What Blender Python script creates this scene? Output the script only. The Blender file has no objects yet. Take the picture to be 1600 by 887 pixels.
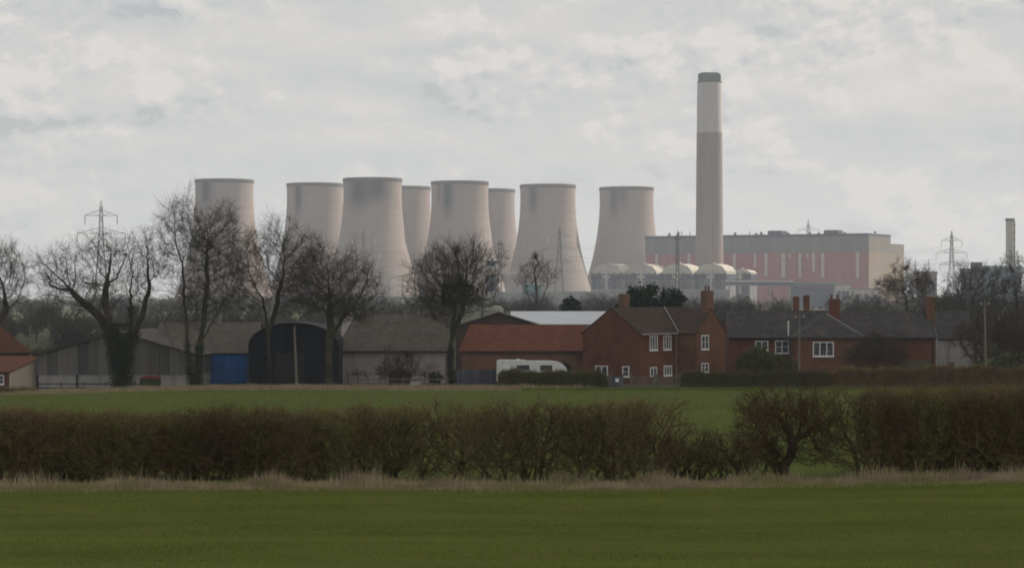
import bpy, math, random
import numpy as np
from mathutils import Vector
R = math.radians
random.seed(7)
rng = np.random.default_rng(11)
sc = bpy.context.scene
COL = sc.collection
F = 3400.0            # focal length in pixels of a 1600 px wide picture
CZ = 11.0             # eye height above the plain (m)
HY = 460.0            # row of the horizon

# ------------------------------------------------------------------ terrain
_gy = [-60, 0, 56, 120, 200, 232, 262, 300, 380, 20000]
_gz = [9.0, 8.05, 6.28, 4.38, 1.92, 1.0, 0.45, 0.15, 0.0, 0.0]
def sst(a, b, v):
    t = min(1.0, max(0.0, (v - a) / (b - a)))
    return t * t * (3 - 2 * t)
def g(x, y):
    z = float(np.interp(y, _gy, _gz))
    dip = 0.55 * sst(-30, -56, x) * sst(120, 220, y) * (1 - sst(280, 400, y))
    rise = 0.25 * sst(4, 16, x) * sst(30, 60, y) * (1 - sst(90, 160, y))
    return z - dip + rise
def gv(x, y):
    def s(a, b, v):
        t = np.clip((v - a) / (b - a), 0, 1)
        return t * t * (3 - 2 * t)
    z = np.interp(y, _gy, _gz)
    return z - 0.55 * s(-30, -56, x) * s(120, 220, y) * (1 - s(280, 400, y)) + 0.25 * s(4, 16, x) * s(30, 60, y) * (1 - s(90, 160, y))
def wx(px, Y): return (px - 800.0) * Y / F
def wz(py, Y): return CZ - (py - HY) * Y / F

# ------------------------------------------------------------------ object helpers
def link(o, parent=None):
    COL.objects.link(o)
    if parent is not None: o.parent = parent
    return o
def tag(o, label=None, cat=None, group=None, kind=None):
    if label: o['label'] = label
    if cat: o['category'] = cat
    if group: o['group'] = group
    if kind: o['kind'] = kind
    return o
def thing(name, label, cat, loc, rz=0.0, group=None):
    o = bpy.data.objects.new(name, None)
    o.empty_display_size = 0.5
    o.location = loc; o.rotation_euler = (0, 0, rz)
    link(o)
    return tag(o, label, cat, group)
def copy_tree(o, parent=None):
    c = o.copy(); COL.objects.link(c)
    if parent is not None: c.parent = parent
    for ch in list(o.children): copy_tree(ch, c)
    return c

class MB:
    def __init__(s): s.v = []; s.f = []; s.m = []; s.mi = 0
    def add(s, vs, fs):
        n = len(s.v); s.v += [tuple(p) for p in vs]
        s.f += [tuple(i + n for i in f) for f in fs]; s.m += [s.mi] * len(fs)
        return s
    def box(s, x0, x1, y0, y1, z0, z1):
        return s.add([(x0,y0,z0),(x1,y0,z0),(x1,y1,z0),(x0,y1,z0),(x0,y0,z1),(x1,y0,z1),(x1,y1,z1),(x0,y1,z1)],
              [(3,2,1,0),(4,5,6,7),(0,1,5,4),(1,2,6,5),(2,3,7,6),(3,0,4,7)])
    def bbox(s, x0, x1, y0, y1, z0, z1, b=0.02):      # box with chamfered upper/vertical edges
        p = [(x0+b,y0),(x1-b,y0),(x1,y0+b),(x1,y1-b),(x1-b,y1),(x0+b,y1),(x0,y1-b),(x0,y0+b)]
        cx, cy = (x0+x1)/2, (y0+y1)/2
        q = [(cx+(a-cx)*(1-2*b/max(x1-x0,.01)), cy+(c-cy)*(1-2*b/max(y1-y0,.01))) for a, c in p]
        vs = [(a,c,z0) for a,c in p] + [(a,c,z1-b) for a,c in p] + [(a,c,z1) for a,c in q]
        fs = [tuple(range(7,-1,-1)), tuple(range(16,24))]
        for k in range(8):
            j = (k+1) % 8
            fs += [(k,j,8+j,8+k),(8+k,8+j,16+j,16+k)]
        return s.add(vs, fs)
    def prism(s, poly, axis, a, b):       # poly in the two other axes, extruded along axis from a to b
        n = len(poly)
        def P(p, t):
            if axis == 'x': return (t, p[0], p[1])
            if axis == 'y': return (p[0], t, p[1])
            return (p[0], p[1], t)
        vs = [P(p, a) for p in poly] + [P(p, b) for p in poly]
        fs = [tuple(range(n-1,-1,-1)), tuple(range(n, 2*n))] + [(k,(k+1)%n,n+(k+1)%n,n+k) for k in range(n)]
        return s.add(vs, fs)
    def lathe(s, prof, n=48, c=(0,0), a0=0.0, cap=True, phase=0.0):
        vs = []; fs = []
        for r, z in prof:
            for k in range(n):
                t = 2*math.pi*(k+phase)/n
                vs.append((c[0]+r*math.cos(t), c[1]+r*math.sin(t), z))
        m = len(prof)
        for i in range(m-1):
            for k in range(n):
                j = (k+1) % n
                fs.append((i*n+k, i*n+j, (i+1)*n+j, (i+1)*n+k))
        if cap:
            fs.append(tuple(range(n-1,-1,-1))); fs.append(tuple((m-1)*n+k for k in range(n)))
        return s.add(vs, fs)
    def tube(s, p, q, r0, r1=None, n=6):
        r1 = r0 if r1 is None else r1
        p = Vector(p); q = Vector(q); d = (q-p).normalized()
        a = d.orthogonal().normalized(); b = d.cross(a)
        vs = []
        for c, r in ((p,r0),(q,r1)):
            for k in range(n):
                t = 2*math.pi*k/n
                vs.append(c + a*(r*math.cos(t)) + b*(r*math.sin(t)))
        fs = [(k,(k+1)%n,n+(k+1)%n,n+k) for k in range(n)] + [tuple(range(n-1,-1,-1)), tuple(range(n,2*n))]
        return s.add(vs, fs)
    def slab(s, a, b, c, d, th):          # quad a,b,c,d (upper face) with thickness th below
        a,b,c,d = map(Vector,(a,b,c,d)); nrm = (b-a).cross(d-a).normalized()
        if nrm.z < 0: nrm = -nrm
        lo = [p - nrm*th for p in (a,b,c,d)]
        return s.add([a,b,c,d]+lo, [(0,1,2,3),(7,6,5,4),(0,4,5,1),(1,5,6,2),(2,6,7,3),(3,7,4,0)])
    def build(s, name, mats, parent=None, smooth=False):
        me = bpy.data.meshes.new(name); me.from_pydata(s.v, [], s.f)
        if not isinstance(mats, (list, tuple)): mats = [mats]
        for m in mats: me.materials.append(m)
        if len(mats) > 1: me.polygons.foreach_set('material_index', s.m)
        if smooth: me.polygons.foreach_set('use_smooth', [True]*len(s.f))
        import bmesh
        bm = bmesh.new(); bm.from_mesh(me); bmesh.ops.recalc_face_normals(bm, faces=bm.faces); bm.to_mesh(me); bm.free()
        me.update()
        if smooth: me.set_sharp_from_angle(angle=R(35))
        return link(bpy.data.objects.new(name, me), parent)

def np_mesh(name, V, faces, mats, mi=None, smooth=False):
    """V (n,3), faces (m,k) one arity"""
    V = np.ascontiguousarray(V, dtype=np.float32); faces = np.ascontiguousarray(faces, dtype=np.int32)
    m, k = faces.shape
    me = bpy.data.meshes.new(name)
    me.vertices.add(len(V)); me.vertices.foreach_set('co', V.ravel())
    me.loops.add(m*k); me.loops.foreach_set('vertex_index', faces.ravel())
    me.polygons.add(m); me.polygons.foreach_set('loop_start', np.arange(0, m*k, k, dtype=np.int32))
    me.polygons.foreach_set('loop_total', np.full(m, k, dtype=np.int32))
    if not isinstance(mats, (list, tuple)): mats = [mats]
    for q in mats: me.materials.append(q)
    if mi is not None: me.polygons.foreach_set('material_index', np.ascontiguousarray(mi, dtype=np.int32))
    if smooth: me.polygons.foreach_set('use_smooth', np.ones(m, dtype=bool))
    me.update(); me.validate()
    return me

def tubes(P0, P1, R0, R1, n=3):
    """disjoint tapered prisms for segment arrays -> V, faces"""
    D = P1 - P0; L = np.linalg.norm(D, axis=1, keepdims=True) + 1e-9; D = D / L
    P0 = P0 - D * np.minimum(R0, 0.1)[:, None] * 0.35
    ref = np.where(np.abs(D[:, 2:3]) < 0.9, np.array([[0, 0, 1.0]]), np.array([[1.0, 0, 0]]))
    A = np.cross(D, ref); A /= np.linalg.norm(A, axis=1, keepdims=True) + 1e-9
    B = np.cross(D, A)
    V = []
    for P, Rr in ((P0, R0), (P1, R1)):
        for k in range(n):
            t = 2*math.pi*k/n
            V.append(P + (A*math.cos(t) + B*math.sin(t)) * Rr[:, None])
    V = np.stack(V, axis=1).reshape(-1, 3)
    base = (np.arange(len(P0)) * 2 * n)[:, None]
    fs = [base + np.array([[k, (k+1) % n, n+(k+1) % n, n+k]]) for k in range(n)]
    return V, np.stack(fs, axis=1).reshape(-1, 4)

# ------------------------------------------------------------------ materials
class NT:
    def __init__(s, m):
        s.t = m.node_tree; s.n = s.t.nodes; s.l = s.t.links
    def new(s, ty, **kw):
        d = s.n.new(ty)
        for k, v in kw.items(): setattr(d, k, v)
        return d
    def put(s, node, i, v):
        if hasattr(v, 'is_output'): s.l.new(v, node.inputs[i])
        else: node.inputs[i].default_value = v
    def math(s, op, a, b=0.0, c=None, clamp=False):
        d = s.new('ShaderNodeMath', operation=op); d.use_clamp = clamp
        s.put(d, 0, a); s.put(d, 1, b)
        if c is not None: s.put(d, 2, c)
        return d.outputs[0]
    def noise(s, vec, scale, detail=4.0, rough=0.55, dist=0.0):
        d = s.new('ShaderNodeTexNoise')
        if vec is not None: s.l.new(vec, d.inputs['Vector'])
        d.inputs['Scale'].default_value = scale; d.inputs['Detail'].default_value = detail
        d.inputs['Roughness'].default_value = rough; d.inputs['Distortion'].default_value = dist
        return d.outputs['Fac']
    def mapping(s, vec, scale=(1,1,1), loc=(0,0,0), rot=(0,0,0)):
        d = s.new('ShaderNodeMapping'); s.l.new(vec, d.inputs['Vector'])
        d.inputs['Scale'].default_value = scale; d.inputs['Location'].default_value = loc; d.inputs['Rotation'].default_value = rot
        return d.outputs[0]
    def ramp(s, fac, stops):
        d = s.new('ShaderNodeValToRGB'); s.l.new(fac, d.inputs[0])
        e = d.color_ramp.elements
        while len(e) < len(stops): e.new(0.5)
        for i, (p, c) in enumerate(stops):
            e[i].position = p; e[i].color = (c, c, c, 1) if isinstance(c, (int, float)) else (*c, 1)
        return d.outputs[0]
    def mix(s, fac, a, b, mode='MIX'):
        d = s.new('ShaderNodeMix', data_type='RGBA', blend_type=mode)
        s.put(d, 0, fac)
        for i, v in ((6, a), (7, b)):
            if hasattr(v, 'is_output'): s.l.new(v, d.inputs[i])
            else: d.inputs[i].default_value = (*v, 1)
        return d.outputs[2]
    def smooth(s, v, a, b):
        d = s.new('ShaderNodeMapRange', interpolation_type='SMOOTHSTEP')
        s.put(d, 0, v); d.inputs[1].default_value = a; d.inputs[2].default_value = b
        d.inputs[3].default_value = 0.0; d.inputs[4].default_value = 1.0
        return d.outputs[0]

def base_mat(name):
    m = bpy.data.materials.new(name); m.use_nodes = True
    nt = NT(m); b = nt.n['Principled BSDF']
    tc = nt.new('ShaderNodeTexCoord')
    return m, nt, b, tc.outputs['Object']

def pmat(name, c1, c2, sc_=1.0, stretch=(1,1,1), rough=0.85, bump=0.0, patch=None, patch_amt=0.55, patch_scale=0.3,
         streak=None, fine=8.0, spec=0.25, metal=0.0):
    """mottled surface: large + fine noise between c1 and c2, optional coloured patches and vertical streaks"""
    m, nt, b, co = base_mat(name)
    v = nt.mapping(co, stretch)
    n1 = nt.noise(v, sc_, 5, 0.6); n2 = nt.noise(v, sc_*fine, 3, 0.6)
    f = nt.math('ADD', nt.math('MULTIPLY', n1, 0.65), nt.math('MULTIPLY', n2, 0.35))
    col = nt.ramp(f, [(0.34, c1), (0.66, c2)])
    if patch:
        p = nt.smooth(nt.noise(co, patch_scale, 6, 0.65), patch_amt, patch_amt + 0.14)
        col = nt.mix(p, col, patch)
    if streak:
        sv = nt.mapping(co, (streak[1], streak[1], 0.06*streak[1]))
        sn = nt.smooth(nt.noise(sv, 1.0, 4, 0.6), 0.5, 0.72)
        col = nt.mix(nt.math('MULTIPLY', sn, streak[2]), col, streak[0])
    nt.l.new(col, b.inputs['Base Color'])
    b.inputs['Roughness'].default_value = rough; b.inputs['Metallic'].default_value = metal
    b.inputs['Specular IOR Level'].default_value = spec
    if bump:
        bn = nt.new('ShaderNodeBump'); bn.inputs['Strength'].default_value = bump; bn.inputs['Distance'].default_value = 0.1
        nt.l.new(f, bn.inputs['Height']); nt.l.new(bn.outputs[0], b.inputs['Normal'])
    return m

def brick_mat(name, c1, c2, c3, patch=None):
    m, nt, b, co = base_mat(name)
    d = nt.new('ShaderNodeTexBrick')
    sep = nt.new('ShaderNodeSeparateXYZ'); nt.l.new(co, sep.inputs[0])
    cmb = nt.new('ShaderNodeCombineXYZ')
    nt.l.new(nt.math('ADD', sep.outputs[0], sep.outputs[1]), cmb.inputs[0]); nt.l.new(sep.outputs[2], cmb.inputs[1])
    nt.l.new(cmb.outputs[0], d.inputs['Vector'])
    d.inputs['Scale'].default_value = 4.4; d.inputs['Color1'].default_value = (*c1, 1); d.inputs['Color2'].default_value = (*c2, 1)
    d.inputs['Mortar'].default_value = (*c3, 1); d.inputs['Mortar Size'].default_value = 0.02
    d.inputs['Brick Width'].default_value = 1.0; d.inputs['Row Height'].default_value = 0.33
    n1 = nt.noise(co, 0.55, 6, 0.65)
    col = nt.mix(nt.math('MULTIPLY', nt.smooth(n1, 0.42, 0.68), 0.75), d.outputs['Color'], tuple(x*0.62 for x in c1))
    n3 = nt.noise(co, 2.7, 4, 0.7)
    col = nt.mix(nt.math('MULTIPLY', nt.smooth(n3, 0.5, 0.75), 0.45), col, tuple(min(1, x*1.5) for x in c2))
    if patch:
        col = nt.mix(nt.smooth(nt.noise(co, 0.35, 6, 0.7), 0.56, 0.7), col, patch)
    nt.l.new(col, b.inputs['Base Color']); b.inputs['Roughness'].default_value = 0.9
    b.inputs['Specular IOR Level'].default_value = 0.2
    return m

def tile_mat(name, c1, c2, patch, ridge_axis='x', amt=0.55):
    """roof covering: courses running along the ridge, tiles stepping, lichen patches"""
    m, nt, b, co = base_mat(name)
    v = nt.mapping(co, (3.0, 3.0, 3.3))
    d = nt.new('ShaderNodeTexVoronoi'); nt.l.new(v, d.inputs['Vector']); d.inputs['Scale'].default_value = 1.0
    w = nt.new('ShaderNodeTexWave', wave_type='BANDS', bands_direction='Z'); nt.l.new(co, w.inputs['Vector'])
    w.inputs['Scale'].default_value = 2.2; w.inputs['Distortion'].default_value = 0.4
    sepc = nt.new('ShaderNodeSeparateColor'); nt.l.new(d.outputs['Color'], sepc.inputs[0])
    f = nt.math('ADD', nt.math('MULTIPLY', sepc.outputs[0], 0.4), nt.math('MULTIPLY', nt.noise(co, 0.7, 6, 0.65), 0.75))
    col = nt.ramp(f, [(0.3, c1), (0.8, c2)])
    col = nt.mix(nt.math('MULTIPLY', w.outputs['Fac'], 0.25), col, tuple(x*0.55 for x in c1))
    p = nt.smooth(nt.noise(co, 0.5, 7, 0.7), amt, amt+0.13)
    col = nt.mix(nt.math('MULTIPLY', p, 0.8), col, patch)
    nt.l.new(col, b.inputs['Base Color']); b.inputs['Roughness'].default_value = 0.85
    b.inputs['Specular IOR Level'].default_value = 0.15
    bn = nt.new('ShaderNodeBump'); bn.inputs['Strength'].default_value = 0.4; bn.inputs['Distance'].default_value = 0.05
    nt.l.new(w.outputs['Fac'], bn.inputs['Height']); nt.l.new(bn.outputs[0], b.inputs['Normal'])
    return m

def sheet_mat(name, c1, c2, pitch=1.1, rough=0.7, axis=0, streak=(0.3,0.3,0.3)):
    """vertical boards / corrugated sheets: every sheet its own tone, run-down streaks"""
    m, nt, b, co = base_mat(name)
    sep = nt.new('ShaderNodeSeparateXYZ'); nt.l.new(co, sep.inputs[0])
    u = nt.math('ADD', sep.outputs[0], nt.math('MULTIPLY', sep.outputs[1], 1.0))
    cell = nt.math('FLOOR', nt.math('DIVIDE', u, pitch))
    wn = nt.new('ShaderNodeTexWhiteNoise', noise_dimensions='1D'); nt.l.new(cell, wn.inputs['W'])
    sv = nt.mapping(co, (1.6, 1.6, 0.12)); n1 = nt.noise(sv, 1.0, 5, 0.65)
    f = nt.math('ADD', nt.math('MULTIPLY', wn.outputs['Value'], 0.5), nt.math('MULTIPLY', n1, 0.6))
    col = nt.ramp(f, [(0.25, c1), (0.85, c2)])
    fr = nt.math('FRACT', nt.math('DIVIDE', u, pitch))
    gap = nt.math('LESS_THAN', fr, 0.06)
    col = nt.mix(nt.math('MULTIPLY', gap, 0.5), col, tuple(x*0.4 for x in c1))
    nt.l.new(col, b.inputs['Base Color']); b.inputs['Roughness'].default_value = rough
    b.inputs['Specular IOR Level'].default_value = 0.2
    w = nt.new('ShaderNodeTexWave', wave_type='BANDS', bands_direction='X'); nt.l.new(co, w.inputs['Vector']); w.inputs['Scale'].default_value = 3.5
    bn = nt.new('ShaderNodeBump'); bn.inputs['Strength'].default_value = 0.35; bn.inputs['Distance'].default_value = 0.05
    nt.l.new(w.outputs['Fac'], bn.inputs['Height']); nt.l.new(bn.outputs[0], b.inputs['Normal'])
    return m

def twig_mat(name, c1, c2, c3=None, scale=0.8, rough=0.9, hi=0.62, vary=False):
    m, nt, b, co = base_mat(name)
    f = nt.noise(co, scale, 5, 0.65)
    col = nt.ramp(f, [(0.35, c1), (0.62, c2)])
    if c3:
        col = nt.mix(nt.smooth(nt.noise(nt.mapping(co, (1,1,1), (7,3,2)), scale*0.7, 4, 0.6), hi-0.14, hi), col, c3)
    if vary:      # every bush its own tone
        oi = nt.new('ShaderNodeObjectInfo')
        rnd = oi.outputs['Random']
        col = nt.mix(nt.math('MULTIPLY', nt.smooth(rnd, .45, .95), 0.7), col, tuple(0.45*x for x in c1))
        col = nt.mix(nt.math('MULTIPLY', nt.smooth(nt.math('FRACT', nt.math('MULTIPLY', rnd, 7.3)), .55, .9), 0.3), col, c3)
    nt.l.new(col, b.inputs['Base Color']); b.inputs['Roughness'].default_value = rough
    b.inputs['Specular IOR Level'].default_value = 0.1
    return m

def glass_mat():
    m, nt, b, co = base_mat('window_glass')
    col = nt.ramp(nt.noise(co, 2.0, 3), [(0.35, (0.03,0.033,0.038)), (0.65, (0.13,0.135,0.145))])
    nt.l.new(col, b.inputs['Base Color']); b.inputs['Roughness'].default_value = 0.08
    b.inputs['Specular IOR Level'].default_value = 0.5
    return m

def leaf_mat(name, c1, c2):
    m, nt, b, co = base_mat(name)
    col = nt.ramp(nt.noise(co, 1.1, 6, 0.7), [(0.32, c1), (0.68, c2)])
    nt.l.new(col, b.inputs['Base Color']); b.inputs['Roughness'].default_value = 0.6
    b.inputs['Specular IOR Level'].default_value = 0.2
    return m

M = {}
M['bark'] = twig_mat('bark', (0.040,0.032,0.022), (0.085,0.068,0.048), (0.055,0.06,0.028), 0.7)
M['twig'] = twig_mat('twig', (0.046,0.036,0.026), (0.085,0.066,0.048), (0.062,0.062,0.034), 0.5)
M['twig_rust'] = twig_mat('rust_twig', (0.075,0.045,0.026), (0.13,0.078,0.045), (0.09,0.07,0.04), 0.3)
M['twig_red'] = twig_mat('red_twig', (0.055,0.032,0.026), (0.10,0.056,0.044), (0.07,0.052,0.036), 0.4)
M['far_twig'] = twig_mat('far_twig', (0.045,0.036,0.026), (0.085,0.065,0.045), (0.05,0.055,0.03), 0.03)
M['hedge'] = twig_mat('hawthorn_twig', (0.130,0.077,0.048), (0.260,0.161,0.097), (0.216,0.204,0.068), 0.9, hi=0.57, vary=True)
M['hedge_stem'] = twig_mat('hawthorn_stem', (0.045,0.033,0.022), (0.095,0.072,0.048), (0.085,0.085,0.034), 1.2, hi=0.60)
M['ivy'] = leaf_mat('ivy_leaf', (0.012,0.022,0.008), (0.035,0.052,0.017))
M['holly'] = leaf_mat('evergreen_leaf', (0.014,0.026,0.013), (0.038,0.058,0.024))
M['shrub'] = leaf_mat('shrub_leaf', (0.038,0.048,0.016), (0.104,0.111,0.032))
M['clip'] = leaf_mat('clipped_leaf', (0.075,0.050,0.017), (0.203,0.119,0.042))
M['dry'] = twig_mat('dry_stalk', (0.239,0.184,0.120), (0.433,0.344,0.225), (0.255,0.235,0.105), 0.9)
M['blade'] = twig_mat('green_blade', (0.095,0.124,0.018), (0.148,0.174,0.027), (0.208,0.188,0.053), 0.55, hi=0.66)
M['brick'] = brick_mat('house_brick', (0.127,0.044,0.028), (0.158,0.058,0.035), (0.139,0.096,0.072))
M['brick_orange'] = brick_mat('orange_brick', (0.140,0.062,0.037), (0.169,0.077,0.044), (0.166,0.124,0.087))
M['brick_old'] = brick_mat('old_brick', (0.171,0.086,0.059), (0.198,0.104,0.070), (0.180,0.144,0.108), (0.117,0.090,0.077))
M['tile_brown'] = tile_mat('brown_tile', (0.047,0.032,0.025), (0.085,0.056,0.043), (0.072,0.058,0.036))
M['tile_red'] = tile_mat('terracotta_tile', (0.126,0.045,0.026), (0.190,0.072,0.042), (0.104,0.061,0.042), amt=0.6)
M['tile_old'] = tile_mat('old_orange_tile', (0.102,0.043,0.027), (0.162,0.068,0.043), (0.085,0.060,0.043))
M['slate'] = tile_mat('grey_slate', (0.045,0.040,0.040), (0.085,0.076,0.073), (0.10,0.09,0.075))
M['asb'] = tile_mat('fibre_cement', (0.075,0.060,0.050), (0.13,0.108,0.09), (0.10,0.085,0.05))
M['board_grey'] = sheet_mat('grey_boarding', (0.085,0.078,0.074), (0.22,0.205,0.195), 1.15)
M['block'] = pmat('concrete_block', (0.288,0.276,0.264), (0.408,0.390,0.372), 0.8, streak=((0.180,0.168,0.156),1.2,0.6))
M['render_pink'] = pmat('pale_render', (0.257,0.223,0.209), (0.365,0.317,0.297), 0.35, patch=(0.203,0.169,0.149), streak=((0.176,0.149,0.135),0.9,0.5))
M['cream'] = pmat('cream_render', (0.50,0.44,0.36), (0.60,0.53,0.44), 0.6, streak=((0.4,0.35,0.29),1.0,0.3))
M['black_sheet'] = sheet_mat('tarred_sheet', (0.005,0.006,0.010), (0.013,0.015,0.024), 1.0)
M['blue_door'] = sheet_mat('blue_steel', (0.020,0.095,0.285), (0.033,0.140,0.390), 1.4)
M['blue_trim'] = pmat('blue_trim', (0.03,0.07,0.13), (0.05,0.10,0.17), 1.0)
M['white'] = pmat('white_paint', (0.70,0.70,0.68), (0.80,0.80,0.78), 1.5, rough=0.5)
M['white_sheet'] = sheet_mat('white_roof_sheet', (0.575,0.587,0.613), (0.700,0.712,0.737), 1.0, 0.6)
M['caravan'] = pmat('caravan_panel', (0.62,0.62,0.60), (0.72,0.72,0.70), 0.7, rough=0.4, streak=((0.45,0.45,0.42),2.0,0.4))
M['dark'] = pmat('dark_timber', (0.018,0.017,0.016), (0.045,0.042,0.038), 1.5)
M['timber'] = pmat('weathered_timber', (0.095,0.085,0.07), (0.17,0.15,0.12), 1.2, (1,1,0.2), streak=((0.07,0.06,0.05),3,0.5))
M['shed_brown'] = pmat('brown_timber', (0.05,0.034,0.028), (0.085,0.058,0.048), 1.2, (1,1,.2))
M['pole'] = pmat('pole_timber', (0.13,0.11,0.085), (0.22,0.19,0.15), 1.0, (1,1,0.1))
M['fence_blue'] = sheet_mat('blue_grey_boards', (0.055,0.058,0.075), (0.125,0.128,0.155), 0.16)
M['tyre'] = pmat('tyre_rubber', (0.015,0.015,0.015), (0.03,0.03,0.03), 4)
M['green_paint'] = pmat('green_paint', (0.02,0.035,0.015), (0.04,0.055,0.025), 1.5)
M['red_tarp'] = pmat('red_cover', (0.13,0.025,0.03), (0.19,0.04,0.045), 1.5)
M['glass'] = glass_mat()
M['steel'] = pmat('galvanised_steel', (0.260,0.266,0.273), (0.351,0.358,0.364), 0.2, rough=0.6)
M['steel_dark'] = pmat('dark_steel', (0.05,0.045,0.045), (0.085,0.075,0.075), 0.2, rough=0.7)
M['insul'] = pmat('glass_insulator', (0.6,0.6,0.6), (0.7,0.7,0.7), 1)
M['chim_hi'] = pmat('pale_concrete', (0.506,0.460,0.448), (0.598,0.546,0.535), 0.05, (1,1,0.25), streak=((0.437,0.391,0.380),0.25,0.5))
M['chim_lo'] = pmat('brown_concrete', (0.293,0.238,0.217), (0.348,0.287,0.262), 0.05, (1,1,0.25), streak=((0.171,0.140,0.128),0.25,0.5))
M['flue'] = pmat('flue_cap', (0.112,0.136,0.160), (0.256,0.264,0.272), 0.6, (1,1,0.1))
M['rim'] = pmat('rim_concrete', (0.10,0.095,0.095), (0.15,0.14,0.135), 0.1)
M['pink_clad'] = sheet_mat('pink_cladding', (0.381,0.129,0.146), (0.448,0.157,0.174), 7.0)
M['grey_clad'] = sheet_mat('grey_cladding', (0.184,0.194,0.189), (0.238,0.246,0.240), 9.0)
M['tan_clad'] = sheet_mat('tan_cladding', (0.290,0.238,0.176), (0.334,0.273,0.207), 9.0)
M['tan_dark'] = sheet_mat('grey_tan_cladding', (0.21,0.19,0.165), (0.25,0.225,0.195), 9.0)
M['pale_strip'] = pmat('pale_strip', (0.52,0.47,0.45), (0.62,0.57,0.54), 0.2)
M['navy'] = pmat('navy_steel', (0.045,0.055,0.085), (0.085,0.10,0.14), 0.3)
M['casing'] = pmat('cream_casing', (0.480,0.444,0.384), (0.624,0.576,0.504), 0.15, streak=((0.360,0.324,0.288),0.3,0.5))
M['lowgrey'] = pmat('grey_plant_wall', (0.20,0.20,0.205), (0.32,0.315,0.31), 0.1, streak=((0.14,0.14,0.15),0.2,0.6))
M['teal'] = pmat('teal_sheet', (0.06,0.20,0.24), (0.09,0.28,0.32), 0.3)
M['blue_pale'] = pmat('pale_blue_sheet', (0.26,0.36,0.44), (0.34,0.44,0.52), 0.2)
M['lichen'] = pmat('lichen_sheet', (0.22,0.225,0.18), (0.42,0.42,0.35), 0.9, fine=5)
M['moss_roof'] = pmat('mossy_sheet', (0.05,0.047,0.036), (0.085,0.075,0.055), 0.8)
M['olive_door'] = pmat('olive_boards', (0.085,0.075,0.045), (0.12,0.105,0.065), 0.8, (1,1,.3))
M['lead'] = pmat('lead_flashing', (0.22,0.21,0.21), (0.30,0.29,0.28), 1.0)

def soil_mat():
    m, nt, b, co = base_mat('soil'); return m

# ------------------------------------------------------------------ ground
def field_mat(name, a, bb, dry, s=1.0, dryamt=0.58):
    m, nt, b, co = base_mat(name)
    v = nt.mapping(co, (0.22, 1.0, 1.0))
    n1 = nt.noise(v, 0.5*s, 6, 0.65); n2 = nt.noise(co, 6.0*s, 4, 0.7)
    f = nt.math('ADD', nt.math('MULTIPLY', n1, 0.6), nt.math('MULTIPLY', n2, 0.4))
    col = nt.ramp(f, [(0.36, a), (0.64, bb)])
    d = nt.smooth(nt.noise(nt.mapping(co, (0.25,1,1), (3,9,0)), 0.9*s, 6, 0.7), dryamt, dryamt+0.14)
    col = nt.mix(nt.math('MULTIPLY', d, 0.6), col, dry)
    nt.l.new(col, b.inputs['Base Color']); b.inputs['Roughness'].default_value = 0.95; b.inputs['Specular IOR Level'].default_value = 0.05
    bn = nt.new('ShaderNodeBump'); bn.inputs['Strength'].default_value = 0.5; bn.inputs['Distance'].default_value = 0.06
    nt.l.new(n2, bn.inputs['Height']); nt.l.new(bn.outputs[0], b.inputs['Normal'])
    return m
def plain_mat():
    m, nt, b, co = base_mat('plain_fields')
    d = nt.new('ShaderNodeTexVoronoi'); nt.l.new(nt.mapping(co, (0.0022, 0.0075, 1)), d.inputs['Vector']); d.inputs['Scale'].default_value = 1.0
    sp = nt.new('ShaderNodeSeparateColor'); nt.l.new(d.outputs['Color'], sp.inputs[0])
    col = nt.ramp(sp.outputs[0], [(0.0, (0.045,0.062,0.02)), (0.35, (0.06,0.078,0.024)), (0.55, (0.10,0.08,0.05)), (0.8, (0.15,0.14,0.07)), (1.0, (0.075,0.062,0.04))])
    col = nt.mix(nt.math('MULTIPLY', nt.noise(co, 0.06, 6, 0.65), 0.5), col, (0.05,0.05,0.025))
    nt.l.new(col, b.inputs['Base Color']); b.inputs['Roughness'].default_value = 0.95; b.inputs['Specular IOR Level'].default_value = 0.05
    return m
M['near_field'] = field_mat('near_field', (0.067,0.086,0.013), (0.114,0.132,0.021), (0.168,0.150,0.040))
M['mid_field'] = field_mat('mid_field', (0.071,0.094,0.015), (0.110,0.136,0.023), (0.148,0.143,0.033), 0.5, 0.62)
M['yard'] = field_mat('yard_ground', (0.07,0.06,0.04), (0.11,0.092,0.06), (0.05,0.055,0.02), 0.6, 0.5)
M['plain'] = plain_mat()

def make_ground():
    ys = list(np.linspace(-60, 20, 9)) + list(np.arange(24, 60, 1.5)) + list(np.arange(60, 240, 4)) + list(np.arange(240, 420, 10)) + [480,600,800,1100,1500,2000,2800,4000,6000]
    xs = [-3600,-2000,-1000,-500,-250,-150] + list(np.linspace(-100, 100, 81)) + [150,250,500,1000,2000,3600]
    X, Y = np.meshgrid(xs, ys)
    Z = gv(X, Y)
    V = np.stack([X, Y, Z], -1).reshape(-1, 3)
    nx, ny = len(xs), len(ys)
    idx = np.arange(nx*ny).reshape(ny, nx)
    Fq = np.stack([idx[:-1,:-1], idx[:-1,1:], idx[1:,1:], idx[1:,:-1]], -1).reshape(-1, 4)
    ymid = (np.array(ys)[:-1] + np.array(ys)[1:]) / 2
    mrow = np.where(ymid < 58, 0, np.where(ymid < 222, 1, np.where(ymid < 330, 2, 3)))
    mi = np.repeat(mrow, nx-1)
    me = np_mesh('ground', V, Fq, [M['near_field'], M['mid_field'], M['yard'], M['plain']], mi, True)
    o = link(bpy.data.objects.new('ground', me)); o['kind'] = 'structure'
make_ground()

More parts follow.
